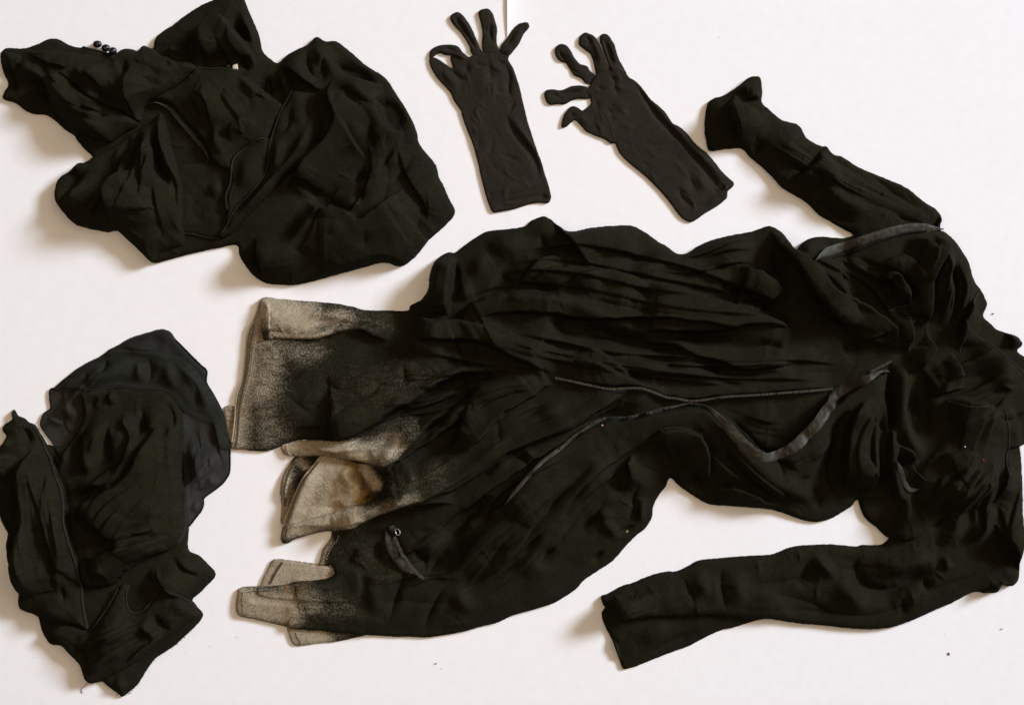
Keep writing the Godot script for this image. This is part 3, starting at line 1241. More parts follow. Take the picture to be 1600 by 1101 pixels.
	ridge("1240,440 1262,470 1300,505 1330,515", -6, 12, 6)
	lip("1216,381 1231,386 1275,427 1295,457 1328,467 1381,503 1393,518 1390,549", 10, 32)
	lip("1303,406 1309,444 1328,467", 7, 18)
	ridge("1330,525 1358,532 1375,535 1388,520", 5, 7)
	ridge("1310,550 1330,540 1350,545", -6, 16)
	ridge("1340,450 1330,480 1350,495", -7, 14)
	ridge("1290,480 1320,500 1350,520", 4, 12)
	# the curl and the folds by the shoulder
	lip("1367,450 1364,436 1379,427 1396,433 1411,455 1415,477", 11, 13, 5, 18)
	ridge("1372,446 1388,452 1400,470 1402,484", 6, 6)
	ridge("1378,440 1390,444 1398,452", -7, 6)
	lip("1416,487 1418,526 1415,552", 9, 22)
	lip("1340,425 1370,410 1401,400 1420,412 1432,440", 6, 24)
	lip("1401,379 1431,374 1448,384 1446,408 1440,430", 7, 22)
	lip("1448,367 1465,374 1468,394 1449,428 1447,477 1445,501 1436,518", 10, 20)
	ridge("1480,390 1470,430 1474,480 1470,520", 6, 11)
	ridge("1492,400 1488,450 1484,520", -8, 10)
	lip("1440,519 1452,533 1456,546 1440,566 1424,592", 8, 20)
	ridge("1462,560 1470,580 1462,600", -8, 9)
	lip("1482,548 1492,588 1488,604", 8, 22)
	lip("1505,606 1470,612 1441,622", 9, 30)
	lip("1468,622 1500,622 1528,629 1556,637", 9, 46)
	lip("1444,723 1470,705 1500,702 1526,711", 6, 34)
	ridge("1470,735 1485,770 1500,790", 6, 18)
	ridge("1440,690 1450,650 1470,640", -7, 14)
	ridge("1430,735 1420,780 1410,810", -9, 16)
	ridge("1400,745 1410,790 1420,815", 6, 10)
	ridge("1518,745 1500,765 1470,790", -5, 10)
	lip("1494,552 1490,520 1497,497 1508,476 1526,457", 7, 18)
	lip("1500,515 1531,531 1568,563 1602,588", 6, 22)
	lip("1573,548 1574,530 1556,514", 6, 16)
	ridge("1552,600 1570,606 1576,598", 4, 4)
	ridge("1528,600 1560,590 1590,600", 5, 14)
	ridge("1545,650 1575,655 1600,640", -5, 9)
	# hem part at the left
	lip("540,688 576,672 615,643 650,626 676,606 712,588 742,575", -9, 40)
	lip("742,575 712,588 676,606 650,626 615,643 576,672 538,688 500,690", 11, 55, 6)
	ridge("486,572 460,590 420,604", -3, 3)
	ridge("500,586 530,608 560,605", -3, 8)
	ridge("512,660 535,640 575,620 605,600 630,605", -5, 6)
	ridge("520,672 545,655 580,650", 4, 10)
	ridge("632,565 636,590 634,605", -5, 6)
	ridge("590,545 640,555 690,548", -4, 8)
	ridge("610,540 650,538 690,545", 4, 8)
	ridge("640,610 620,628 600,640", 4, 6)
	ridge("430,650 470,640 510,645", 3, 22)
	ridge("440,610 480,640 500,650", -2.5, 10)
	lip("452,529 498,529 518,523 559,515 594,529 622,533", -3, 30)
	lip("716,782 676,784 638,788 599,801 576,810 556,823 533,829 518,832", 8, 22, 4)
	lip("560,897 600,893 632,890", 4, 22)
	lip("449,912 462,907 503,904 523,898 545,894", 4, 30, 3)
	ridge("600,880 590,860 592,840", -5, 10)
	ridge("640,850 660,870 668,900", -9, 14)
	ridge("560,850 575,835 600,825", -3, 6)
	ridge("530,880 550,870 560,850", -4, 8)
	fan(101, "1290,500 1200,470 1040,410 900,382 800,402 712,440", "1330,540 1240,508 1040,516 900,478 800,460 706,490", 5, 6, 24)
	fan(102, "1350,570 1240,556 1120,560 960,548 830,520 710,498", "1320,602 1130,604 1000,590 880,572 760,536", 9, 5, 15)
	fan(103, "866,592 790,572 700,556 600,548", "860,600 790,616 720,650 640,700 560,760", 14, 5.5, 14)
	fan(104, "862,604 800,640 740,690 660,740 600,770", "1000,625 900,668 800,706 720,760 610,812", 9, 5, 18)
	fan(105, "900,690 820,745 740,815 664,905", "1000,715 920,790 850,870 740,960", 12, 5.5, 24)
	fan(106, "700,800 660,850 600,870", "740,930 660,940 560,950", 5, 3, 22)
	fan(107, "1000,700 1050,690 1090,740 1100,780", "1120,660 1180,740 1240,775 1290,800", 3, 5, 20)
	fan(108, "1240,640 1200,660 1150,640 1110,625", "1330,620 1300,720 1250,740 1190,720", 6, 4, 18)
	fan(109, "1330,790 1316,720 1330,650 1370,610", "1410,820 1400,740 1396,660 1400,590", 4, 5.5, 16)
	fan(110, "1390,520 1320,470 1260,420 1220,390", "1440,500 1420,440 1360,410 1300,400", 7, 5, 16)
	fan(111, "1440,520 1450,460 1460,400 1470,370", "1510,520 1512,470 1505,420 1492,392", 7, 5, 12)
	fan(112, "1420,600 1450,570 1500,540 1560,530", "1450,690 1500,660 1550,640 1600,600", 8, 5, 16)
	fan(113, "1420,800 1440,760 1480,720 1540,700", "1480,790 1500,770 1530,750 1556,735", 5, 4.5, 18)
	fan(114, "560,600 480,620 420,640", "560,660 490,670 430,680", 3, 1.6, 16)
	fan(115, "1190,372 1140,380 1070,404 1010,396", "1200,420 1140,420 1070,432 1000,430", 5, 4.5, 16)
	lip("1180,520 1040,500 920,500 820,490 730,500", 7, 26, 3.2, 90)
	lip("960,650 880,690 800,740 720,800 660,850 600,880", 7, 30, 3.2, 90)
	lip("1000,690 930,740 870,800 800,870 740,920", 7, 34, 3.2, 90)
	lip("860,600 780,620 700,670 620,720 540,745", 6, 26, 3.2, 80)
	creases(7, 70, -24, 16, 90, 1.0, 2.6)
	creases(8, 90, 12, 34, 70, 1.0, 2.6)
	# dust on the hem
	stain(hem, 1.0, 34)
	stain("409,470 470,476 520,486", 1.25, 32)
	stain("394,520 420,560 410,610", 0.72, 40)
	stain("420,540 470,552 500,545", 0.55, 26)
	stain("385,610 410,640 425,680", 0.52, 42)
	stain("480,560 560,600 640,600", 0.16, 50)
	stain("449,826 500,815 560,800", 1.1, 20)
	stain("560,800 620,783 655,770", 0.5, 14)
	stain("372,940 410,945 448,948", 1.2, 34)
	stain("440,925 470,930 490,940", 0.62, 26)
	stain("480,950 540,945", 0.36, 28)
	stain("515,842 505,862 501,880", 0.95, 9)
	stain("530,850 600,870", 0.2, 40)
	stain("600,745 640,760 690,735", 0.2, 26)
	stain("450,915 452,945 448,975", 0.6, 5, true)
	stain("480,905 465,925", 0.25, 8, true)
	lay("body", black, o)

	# -- pieces of hem on top
	sheet("409,466 437,467 472,470 523,474 551,479 569,484 610,488 640,500 640,535 594,530 575,521 559,516 518,523 498,529 452,529 434,528 416,531 412,520 410,509 409,485", 3, 6, 3, 22)
	ridge("470,488 520,492 560,500", 3, 9)
	ridge("500,515 540,505 580,512", -3, 6)
	lip("423,471 424,500 428,526", 1.4, 9, 2, 8)
	ridge("594,527 570,516 545,508", 4, 6)
	stain("412,480 450,490 480,500", 1.35, 32)
	stain("430,524 498,526 518,520", 0.95, 9)
	stain("490,505 540,500", 0.7, 26)
	stain("540,492 600,505", 0.3, 26)
	stain("450,515 470,525", 0.2, 9, true)
	lay("hem_flap", black, o, {"thick": 2.2, "sink": "640,512 585,506"})
	row("stitching", "414,471 418,476 422,483 423,500 423,512 428,522 434,526", 2.6, 1.4, 0.9, 3.4, 0.3, thread, o)
	sheet("439,698 449,692 470,688 498,687 533,687 556,680 600,660 653,640 660,672 632,706 615,727 607,740 599,738 584,725 561,719 533,715 503,711 478,712 452,712 444,710", 6, 9, 3, 20)
	ridge("470,700 520,700 560,695 610,680", 4, 8)
	ridge("590,722 612,700 640,672", 4, 9)
	stain("442,700 500,700 540,702", 1.15, 24)
	stain("540,700 590,708 620,690", 0.85, 26)
	stain("590,690 650,665", 0.4, 26)
	stain("520,705 570,712", 0.4, 8, true)
	lay("hem_flap", black, o, {"thick": 2.4, "sink": "664,640 625,675"})
	row("stitching", "449,693 450,700 453,708 457,712", 2.2, 3.4, 1.4, 2.4, 0.3, dusty, o, 0.7)

	# -- stitched lines
	row("stitching", "399,505 396,525 392,550 389,575 384,600 378,625 375,650 373,675 370,699", 3.4, 3.0, 1.2, 2.6, 0.3, thread, o, 0.6)
	row("stitching", "404,507 400,535 396,560 393,585 387,607 380,632", 2.6, 1.0, 0.7, 3.6, 0.3, dusty, o)
	cord("rolled_edge", "408,468 398,498 389,516 385,548 382,580 380,593 372,613 369,634 368,656 364,690", 1.3, 0.4, dusty, o, 0.4, 4.0)
	row("stitching", "381,920 380,940 382,961", 3.4, 1.1, 0.8, 4.2, 0.3, thread, o)
	row("stitching", "385,923 410,921 445,918", 3.2, 1.1, 0.8, 4.2, 0.3, thread, o)
	row("stitching", "452,822 449,832 452,844", 2.6, 3.0, 1.2, 2.5, 0.3, thread, o, 0.7)
	row("stitching", "531,832 528,842 520,852 514,864 511,874", 2.2, 1.2, 0.9, 4.4, 0.3, dusty, o)
	row("stitching", "1470,624 1500,633 1528,632", 3.0, 1.1, 0.7, 4.2, 0.3, thread, o)
	cord("seam", "1510,474 1518,466 1527,457", 1.5, 0.6, edge, o)
	cord("seam", "1497,500 1498,520 1495,550", 1.3, 0.4, edge, o)
	cord("seam", "1532,532 1568,563 1602,588", 1.1, 0.4, edge, o)
	cord("seam", "1383,487 1397,481 1411,477", 1.6, 0.8, edge, o, 0.4)
	row("stitching", "1402,478 1408,490 1414,500 1419,506", 5.0, 1.6, 1.6, 3.4, 0.6, edge, o, 1.0)
	cord("seam", "1559,640 1566,667 1567,702 1560,733", 1.2, 0.4, edge, o)

	# -- zips
	var z := tape("zipper_tape", "862,588 884,594 927,604 948,608 996,607 1016,613 1040,622 1074,628 1094,627 1127,622 1178,619 1229,615 1300,609", 7, 0.6, 0.4, plain(Color(0.10, 0.105, 0.09), 0.9, 0.2), o)
	row("zip_teeth", "864,589 884,593 927,602 948,606 996,605 1016,611 1040,620 1051,621 1074,625 1094,624 1127,619 1178,616 1229,612 1298,607", 1.7, 4.2, 2.0, 2.5, 1.2, coil, z)
	z = tape("zipper_tape", "787,785 805,762 823,741 843,720 869,700 896,681", 6.5, 2.0, 0.8, tape_mat, o, 26.0)
	z = tape("zipper_tape", "866,705 894,682 920,664 945,654 976,653 1001,647 1040,637 1074,631 1091,633 1114,646", 7, -1.4, 0.4, plain(Color(0.10, 0.105, 0.09), 0.9, 0.2), o)
	row("zip_teeth", "872,698 894,679 920,662 945,652 976,651 1001,645 1025,639 1051,634 1074,629 1091,631", 1.7, 4.2, 2.2, 2.5, 4.2, coil, z)
	var grey := Color(1.1, 1.1, 1.1)
	var brown := Color(0.62, 0.5, 0.38)
	z = tape("zipper_tape", "1088,629 1100,634 1112,645 1124,659 1138,675 1154,691 1172,705 1186,711 1199,711 1212,706 1229,696 1246,681 1260,666 1276,646 1290,630 1306,613 1328,599 1350,588 1370,580 1384,580", 16, 5.0, -2.0, tape_mat, o, 60.0, [0.3, -1.5, -3.0, -3.0, -1.0, 2.5, 2.0, 2.5, 2.5, 2.0, 1.0], [Color(0.6, 0.6, 0.6), grey, grey, Color(0.8, 0.72, 0.62), grey, Color(1.25, 1.25, 1.25), grey, brown, brown, Color(0.6, 0.52, 0.42), Color(0.6, 0.55, 0.5)])
	cord("tape_edge", "1100,632 1114,642 1130,655 1150,668 1170,688 1186,702 1194,705", 1.3, 6.5, black_edge(), z)
	cord("tape_edge", "1196,704 1208,695 1222,690 1228,681 1240,672 1256,656 1276,634 1296,612", 1.2, 5.5, black_edge(), z)
	row("zip_teeth", "1326,598 1345,589 1362,582 1376,579 1384,580", 1.7, 4.2, 2.4, 2.5, 5.0, coil, z)
	z = tape("zipper_tape", "1352,584 1370,574 1390,564", 6, 1.2, 0.5, plain(Color(0.10, 0.105, 0.09), 0.9, 0.2), o)
	row("zip_teeth", "1353,582 1370,573 1389,563", 1.9, 5.0, 2.2, 2.7, 1.6, coil, z)
	z = tape("zipper_tape", "604,824 608,838 614,852 622,866 631,878 642,886 654,893", 14, 3.0, 1.6, brown_tape, o, 22.0)
	row("zip_teeth", "617,833 627,853 640,876 652,889 664,900", 1.8, 5.0, 2.4, 2.6, 3.4, coil, z)
	slider(Vector2(616, 823), metal, o)
	tape("shoulder_tape", "1260,411 1281,398 1306,389 1335,380 1366,370 1396,362 1421,359 1446,360 1468,360", 14, 3.4, -2.0, tape_mat, o, 30.0)
	cord("seam", "1293,405 1318,398 1342,390 1372,378 1404,368 1440,363", 1.6, 2.0, black_edge(), o)
	tape("hanging_loop", "1389,716 1396,732 1405,750 1416,763 1430,761", 9, 4.0, 1.4, brown_tape, o, 14.0)
	cord("hanging_loop", "1419,724 1426,736 1436,746 1440,747", 1.2, 3.0, edge, o)
	cord("loose_thread", "552,868 561,876 559,886 550,889 541,893 542,880", 0.45, 0.6, edge, o)

func black_edge() -> Material:
	return plain(Color(0.09, 0.095, 0.085), 0.95, 0.15)

func slider(at: Vector2, metal: Material, parent: Node) -> void:
	var h := under_at(at.x, at.y) + 4.0
	var p := PackedVector2Array([Vector2(-5, -7), Vector2(5, -7), Vector2(6.5, -2), Vector2(4, 7), Vector2(-4, 7), Vector2(-6.5, -2)])
	var S := SurfaceTool.new()
	S.begin(Mesh.PRIMITIVE_TRIANGLES)
	S.set_smooth_group(-1)
	for k in 6:
		var a := p[k].rotated(-0.4)
		var b := p[(k + 1) % 6].rotated(-0.4)
		var a1 := place(at.x + a.x, at.y + a.y, h)
		var b1 := place(at.x + b.x, at.y + b.y, h)
		var a2 := place(at.x + a.x * 0.8, at.y + a.y * 0.8, h + 3.0)
		var b2 := place(at.x + b.x * 0.8, at.y + b.y * 0.8, h + 3.0)
		var c := place(at.x, at.y, h + 3.6)
		for v in [a1, b1, a2, b1, b2, a2, a2, b2, c]:
			S.add_vertex(v)
	S.generate_normals()
	var mi := MeshInstance3D.new()
	mi.name = "zip_slider"
	mi.mesh = S.commit()
	mi.material_override = metal
	parent.add_child(mi, true)
	var ring := PackedVector2Array()
	var hs := PackedFloat32Array()
	for k in 18:
		var t := TAU * k / 17.0
		ring.append(at + Vector2(5.0 + cos(t) * 3.4, 7.0 + sin(t) * 5.0).rotated(-0.4))
		hs.append(h + 3.4 + 0.8 * sin(t))
	tube("pull_ring", ring, hs, 1.2, plain(Color(0.55, 0.55, 0.56), 0.25, 0.5, 0.9), mi)

func veil(black: Material, edge: Material, lining: Material, bead: Material, pale: Material) -> void:
	var o := thing("veil", "large heaped black veil with bead buttons, at the upper left of the paper", "veil")
	sheet("2,84 10,76 25,76 38,76 58,70 79,61 92,62 107,70 127,75 132,73 150,79 165,84 183,87 200,84 216,84 230,80 239,76 243,61 254,50 269,41 284,29 300,18 318,7 333,1 343,-6 362,-14 380,-10 382,0 392,25 400,43 405,56 411,81 422,92 434,99 448,87 462,79 481,70 495,58 508,65 525,65 541,76 574,104 602,122 619,147 637,175 650,203 655,224 670,244 681,258 687,280 691,286 701,309 711,332 698,350 685,362 670,375 652,398 641,408 630,415 620,416 607,411 594,411 575,416 553,422 520,431 490,439 462,445 436,445 414,442 398,432 383,414 374,398 371,384 338,388 305,395 267,405 242,411 236,409 216,389 182,360 170,362 152,360 120,351 102,334 90,317 88,304 95,280 112,268 127,255 133,256 145,247 132,233 121,220 117,213 102,203 86,189 74,181 62,179 51,178 38,172 25,162 13,158 4,154 8,143 13,132 6,114 2,97", 9, 9, 7, 50)
	ridge("484,75 481,98 491,122 509,140", -9, 8, 11)
	lip("512,143 496,143 470,128 436,103", 9, 30)
	ridge("496,62 505,88 520,108 536,126", 7, 11)
	ridge("513,92 543,113 568,122 592,134", -9, 9)
	lip("450,300 477,254 513,219 525,188 515,165 515,146 533,127 558,126 604,136", 11, 28, 6)
	ridge("528,180 529,154 540,147 556,156 592,174", -6, 6)
	ridge("601,150 612,185 626,214", -12, 14)
	lip("596,142 592,160 594,176 609,202 637,212", 10, 34)
	ridge("584,183 583,216 588,244", -6, 7)
	ridge("566,180 560,215 566,250", 5, 12)
	ridge("612,204 606,226 602,246", -5, 7)
	ridge("553,290 566,276 582,265", -7, 5)
	ridge("590,280 607,250 620,232", -6, 8)
	ridge("575,285 600,262 630,236", 5, 8)
	lip("480,312 503,327 528,329 548,334 564,345 579,337 604,317 632,296", 14, 70)
	ridge("474,284 492,304 523,321 556,331", -10, 18)
	ridge("650,240 630,272 606,296", -5, 10)
	ridge("571,290 563,327", -5, 9)
	ridge("674,304 656,342 643,384", -5, 14)
	ridge("640,300 620,350 612,392", 4, 22)
	ridge("472,334 503,344 540,350", -4, 10)
	ridge("540,345 530,362 520,372", 4, 8)
	ridge("578,362 572,398", -4, 12)
	ridge("450,380 480,400 500,420", -3, 20)
	lip("416,440 410,412 398,372", 10, 40)
	ridge("400,385 405,412 407,430", -7, 8)
	lip("325,108 319,76 318,52 331,38 353,32 365,46 382,68 400,92 404,112", 10, 26)
	ridge("300,50 297,80 304,106", -11, 14)
	ridge("375,10 392,50 408,84", 6, 9)
	ridge("366,30 380,52 398,76", -7, 7)
	ridge("330,50 345,70 350,100", 6, 14)
	ridge("375,90 385,105 392,118", -8, 9)
	lip("38,81 64,84 102,86 140,89 164,91", 6, 24)
	lip("8,86 30,88 40,96", 7, 14)
	ridge("12,100 20,130 30,150", -6, 10)
	ridge("50,110 66,140 78,170", -8, 16)
	ridge("40,98 56,118 76,128", 5, 9)
	ridge("72,100 78,112 70,124", -4, 5)
	ridge("440,110 448,130 452,160", 7, 9)
	ridge("425,118 418,135 430,155", -9, 9)
	fan(120, "420,420 470,360 530,280 560,200", "640,400 670,340 650,270 610,190", 4, 4.5, 30)
	fan(121, "560,130 600,160 635,200 660,250", "500,170 540,210 560,260 600,310", 3, 4.5, 24)
	fan(122, "470,120 440,150 430,180", "540,100 520,130 510,170", 2, 4, 14)
	fan(123, "110,190 80,160 40,120 10,90", "140,130 110,110 70,95 40,80", 4, 4, 18)
	fan(124, "262,110 262,80 290,40", "380,120 400,90 385,30", 3, 4.5, 20)
	creases(20, 36, 60, 40, 56, 1.0, 2.6)
	lay("cloth", black, o)

	sheet("280,264 300,260 325,257 343,258 356,266 372,271 366,322 356,368 341,373 322,370 305,366 288,365 270,330", 3, 6, 0)
	ridge("330,310 345,295 356,290", 4, 10)
	ridge("300,300 312,330 320,360", -3, 12)
	lay("inner_fold", black, o)

	# the fan of pleats
	sheet("248,192 254,183 259,180 263,190 267,203 274,234 282,264 288,281 290,294 291,309 291,350 290,383 270,388 254,395 247,404 240,411 228,401 216,389 200,375 184,361 177,361 170,363 152,360 135,356 119,351 102,334 90,317 88,304 95,280 112,268 127,255 133,256 148,248 163,240 176,236 200,220 224,204", 11, 8, 8, 36)
	ridge("214,210 199,244 178,275 160,300 149,332 150,352", -12, 13, 10)
	ridge("222,200 219,238 206,274 194,288", -9, 7)
	ridge("206,222 192,250 176,266", 7, 8)
	lip("184,360 180,318 178,295 193,281 226,262", 11, 44)
	ridge("250,194 251,224 255,253 266,282 277,300", -10, 6)
	ridge("258,184 264,228 270,252 285,290", 8, 8)
	ridge("238,205 240,240 246,262", 6, 9)
	ridge("97,324 112,298 132,280 150,268", -9, 9)
	ridge("110,334 126,308 146,290", 5, 10)
	ridge("112,270 128,266 150,256", 4, 7)
	ridge("276,262 281,300 284,340", -4, 9)
	ridge("250,340 258,360 264,380", -3, 12)
	ridge("225,300 238,330 236,360", 4, 20)
	fan(125, "150,350 170,300 205,240 240,198", "284,370 284,310 276,250 260,190", 6, 4.5, 15)
	creases(21, 24, 110, 24, 48, 1.0, 2.6)
	lay("pleated_fold", black, o)

	sheet("76,137 81,126 94,119 109,119 115,127 132,145 163,163 193,176 211,186 222,198 200,212 178,226 165,223 152,219 136,214 122,211 112,200 102,188 92,180 86,173 81,153", 14, 10, 6, 26)
	lip("176,225 150,210 128,204", 5, 16)
	ridge("92,130 104,146 122,164", 5, 10)
	ridge("120,150 140,172 160,186", -4, 9)
	ridge("110,176 140,192 180,204", 4, 12)
	ridge("172,172 170,190 160,200", -4, 7)
	fan(126, "200,206 150,196 110,180 86,160", "190,180 150,164 124,148 100,124", 5, 3.5, 10)
	lay("turned_fold", black, o)

	sheet("107,120 132,107 150,102 165,99 178,89 186,82 193,78 203,77 211,79 216,82 221,75 226,72 235,76 244,80 254,89 267,94 282,100 295,99 305,104 314,111 305,121 292,131 280,140 267,148 254,155 244,160 236,165 229,176 224,194 208,184 178,170 142,153 124,136", 13, 9, 6, 26)
	lip("224,190 212,175 206,150 210,125 216,105", 8, 34)
	ridge("203,96 200,112 196,124", -5, 6)
	ridge("146,136 170,160 205,178", -7, 12)
	ridge("122,126 150,120 180,112", 5, 12)
	ridge("230,120 250,140 262,140", -3, 14)
	ridge("262,98 270,106 275,112", -3, 4)
	fan(127, "215,178 180,160 150,140 128,122", "270,140 250,115 215,95 180,95", 2, 3, 20)
	creases(23, 24, 40, 30, 32, 1.0, 2.6)
	lay("bib", black, o)

	sheet("313,112 330,111 353,110 370,112 378,119 390,125 401,132 414,142 426,152 438,162 446,169 440,184 432,196 427,210 421,222 402,230 383,238 373,250 368,270 356,268 344,262 334,252 326,234 315,217 303,205 292,193 282,181 272,170 262,165 254,163 244,165 250,158 280,140 296,128 307,118", 13, 9, 9, 40)
	lip("366,232 364,212 371,198 386,192 412,198", 5, 26)
	ridge("356,142 357,150 355,158", -2, 3)
	ridge("357,190 354,216 350,244", -2.5, 14)
	ridge("342,200 345,225 348,248", 4, 9)
	ridge("330,125 318,160 330,200", 3, 22)
	ridge("400,150 395,170 400,190", -2, 16)
	lip("380,124 398,136 412,148 406,138", 5, 10)
	ridge("300,150 310,175 325,200", -3, 12)
	fan(128, "340,250 320,210 296,170 280,150", "400,225 405,190 390,150 350,120", 2, 3, 22)
	creases(24, 12, 70, 30, 40, 1.0, 2.6)
	lay("front_panel", black, o)
	tape("lining_strip", "239,166 254,165 270,172 284,187 300,206 314,223 326,239 331,251 327,258", 9, 1.0, 2.4, lining, o, 46.0)
	cord("seam", "316,112 335,114 356,114 374,117", 1.3, 0.5, edge, o)

	sheet("384,238 393,232 411,222 422,219 428,226 425,246 421,266 411,289 393,308 376,327 366,345 360,352 360,332 358,309 365,289 368,261 373,248", 11, 8, 4, 20)
	ridge("395,245 392,270 382,300", 3, 12)
	lay("raw_edge_fold", black, o)
	cord("frayed_edge", "420,221 409,224 393,233 384,239 374,248 369,261 366,288 359,309 361,330", 1.7, 0.4, edge, o, 0.6, 2.5)
	fray("loose_fibres", "411,222 384,238 373,248 368,261 365,289 358,309 360,332", 46, 5.0, 1.0, edge, o, 5)

	sheet("462,145 482,148 505,153 510,175 508,203 500,222 492,239 478,255 462,270 440,290 420,312 398,334 380,352 364,368 350,372 347,368 357,357 375,327 394,307 411,289 421,270 424,254 426,229 434,201 440,185 447,170 454,157", 11, 9, 6, 24)
	ridge("490,200 470,245 440,280 410,312 378,345", 6, 8)
	ridge("505,210 484,248 456,276 424,306", -6, 6)
	ridge("482,150 486,180 478,210", -4, 9)
	ridge("440,215 438,250 425,280", 4, 8)
	ridge("462,165 455,195 448,220", -3, 9)
	creases(25, 8, 120, 14, 60, 1.4, 5)
	lay("raw_edge_fold", black, o, {"sink": "520,180 480,188"})
	cord("frayed_edge", "462,146 455,157 447,171 440,186 434,202 427,230 424,255 420,271 410,289 394,308 375,328 358,357 349,369", 1.1, 0.2, edge, o, 0.5, 2.5)
	fray("loose_fibres", "462,145 447,170 434,201 426,229 424,254 411,289", 30, 4.0, 1.0, edge, o, 6)
	cord("rolled_edge", "291,366 305,367 322,371 341,373 356,370", 0.9, 0.2, edge, o, 0.4)
	# three covered buttons and a clasp
	var prof := PackedVector2Array([Vector2(0.01, 9.0), Vector2(2.4, 8.6), Vector2(4.6, 7.2), Vector2(6.2, 4.8), Vector2(6.6, 3.0), Vector2(5.9, 1.2), Vector2(4.0, 0.2), Vector2(0.01, 0.0)])
	for p in [Vector2(153, 70), Vector2(166, 76), Vector2(180, 83)]:
		lathe("bead_button", prof, place(p.x, p.y, 2.0 if p.x < 175.0 else 12.0), Vector3(1.08 - 0.004 * (p.x - 153.0), 0.9, 0.86 + 0.003 * (p.x - 153.0)), bead, o)
	cord("button_loop", "131,75 140,78 152,80 166,84 178,87", 1.5, 1.0, edge, o)
	lathe("clasp", PackedVector2Array([Vector2(0.01, 4.0), Vector2(3.6, 3.6), Vector2(5.2, 2.0), Vector2(4.6, 0.2), Vector2(0.01, 0.0)]), place(361, 107, under_at(361, 107) + 1.0), Vector3(1.0, 1.1, 0.95), bead, o)
	block("clasp_stone", place(371.5, 109, under_at(371, 109) + 1.0), Vector3(8.0, 4.5, 9.0), 0.06, pale, o)

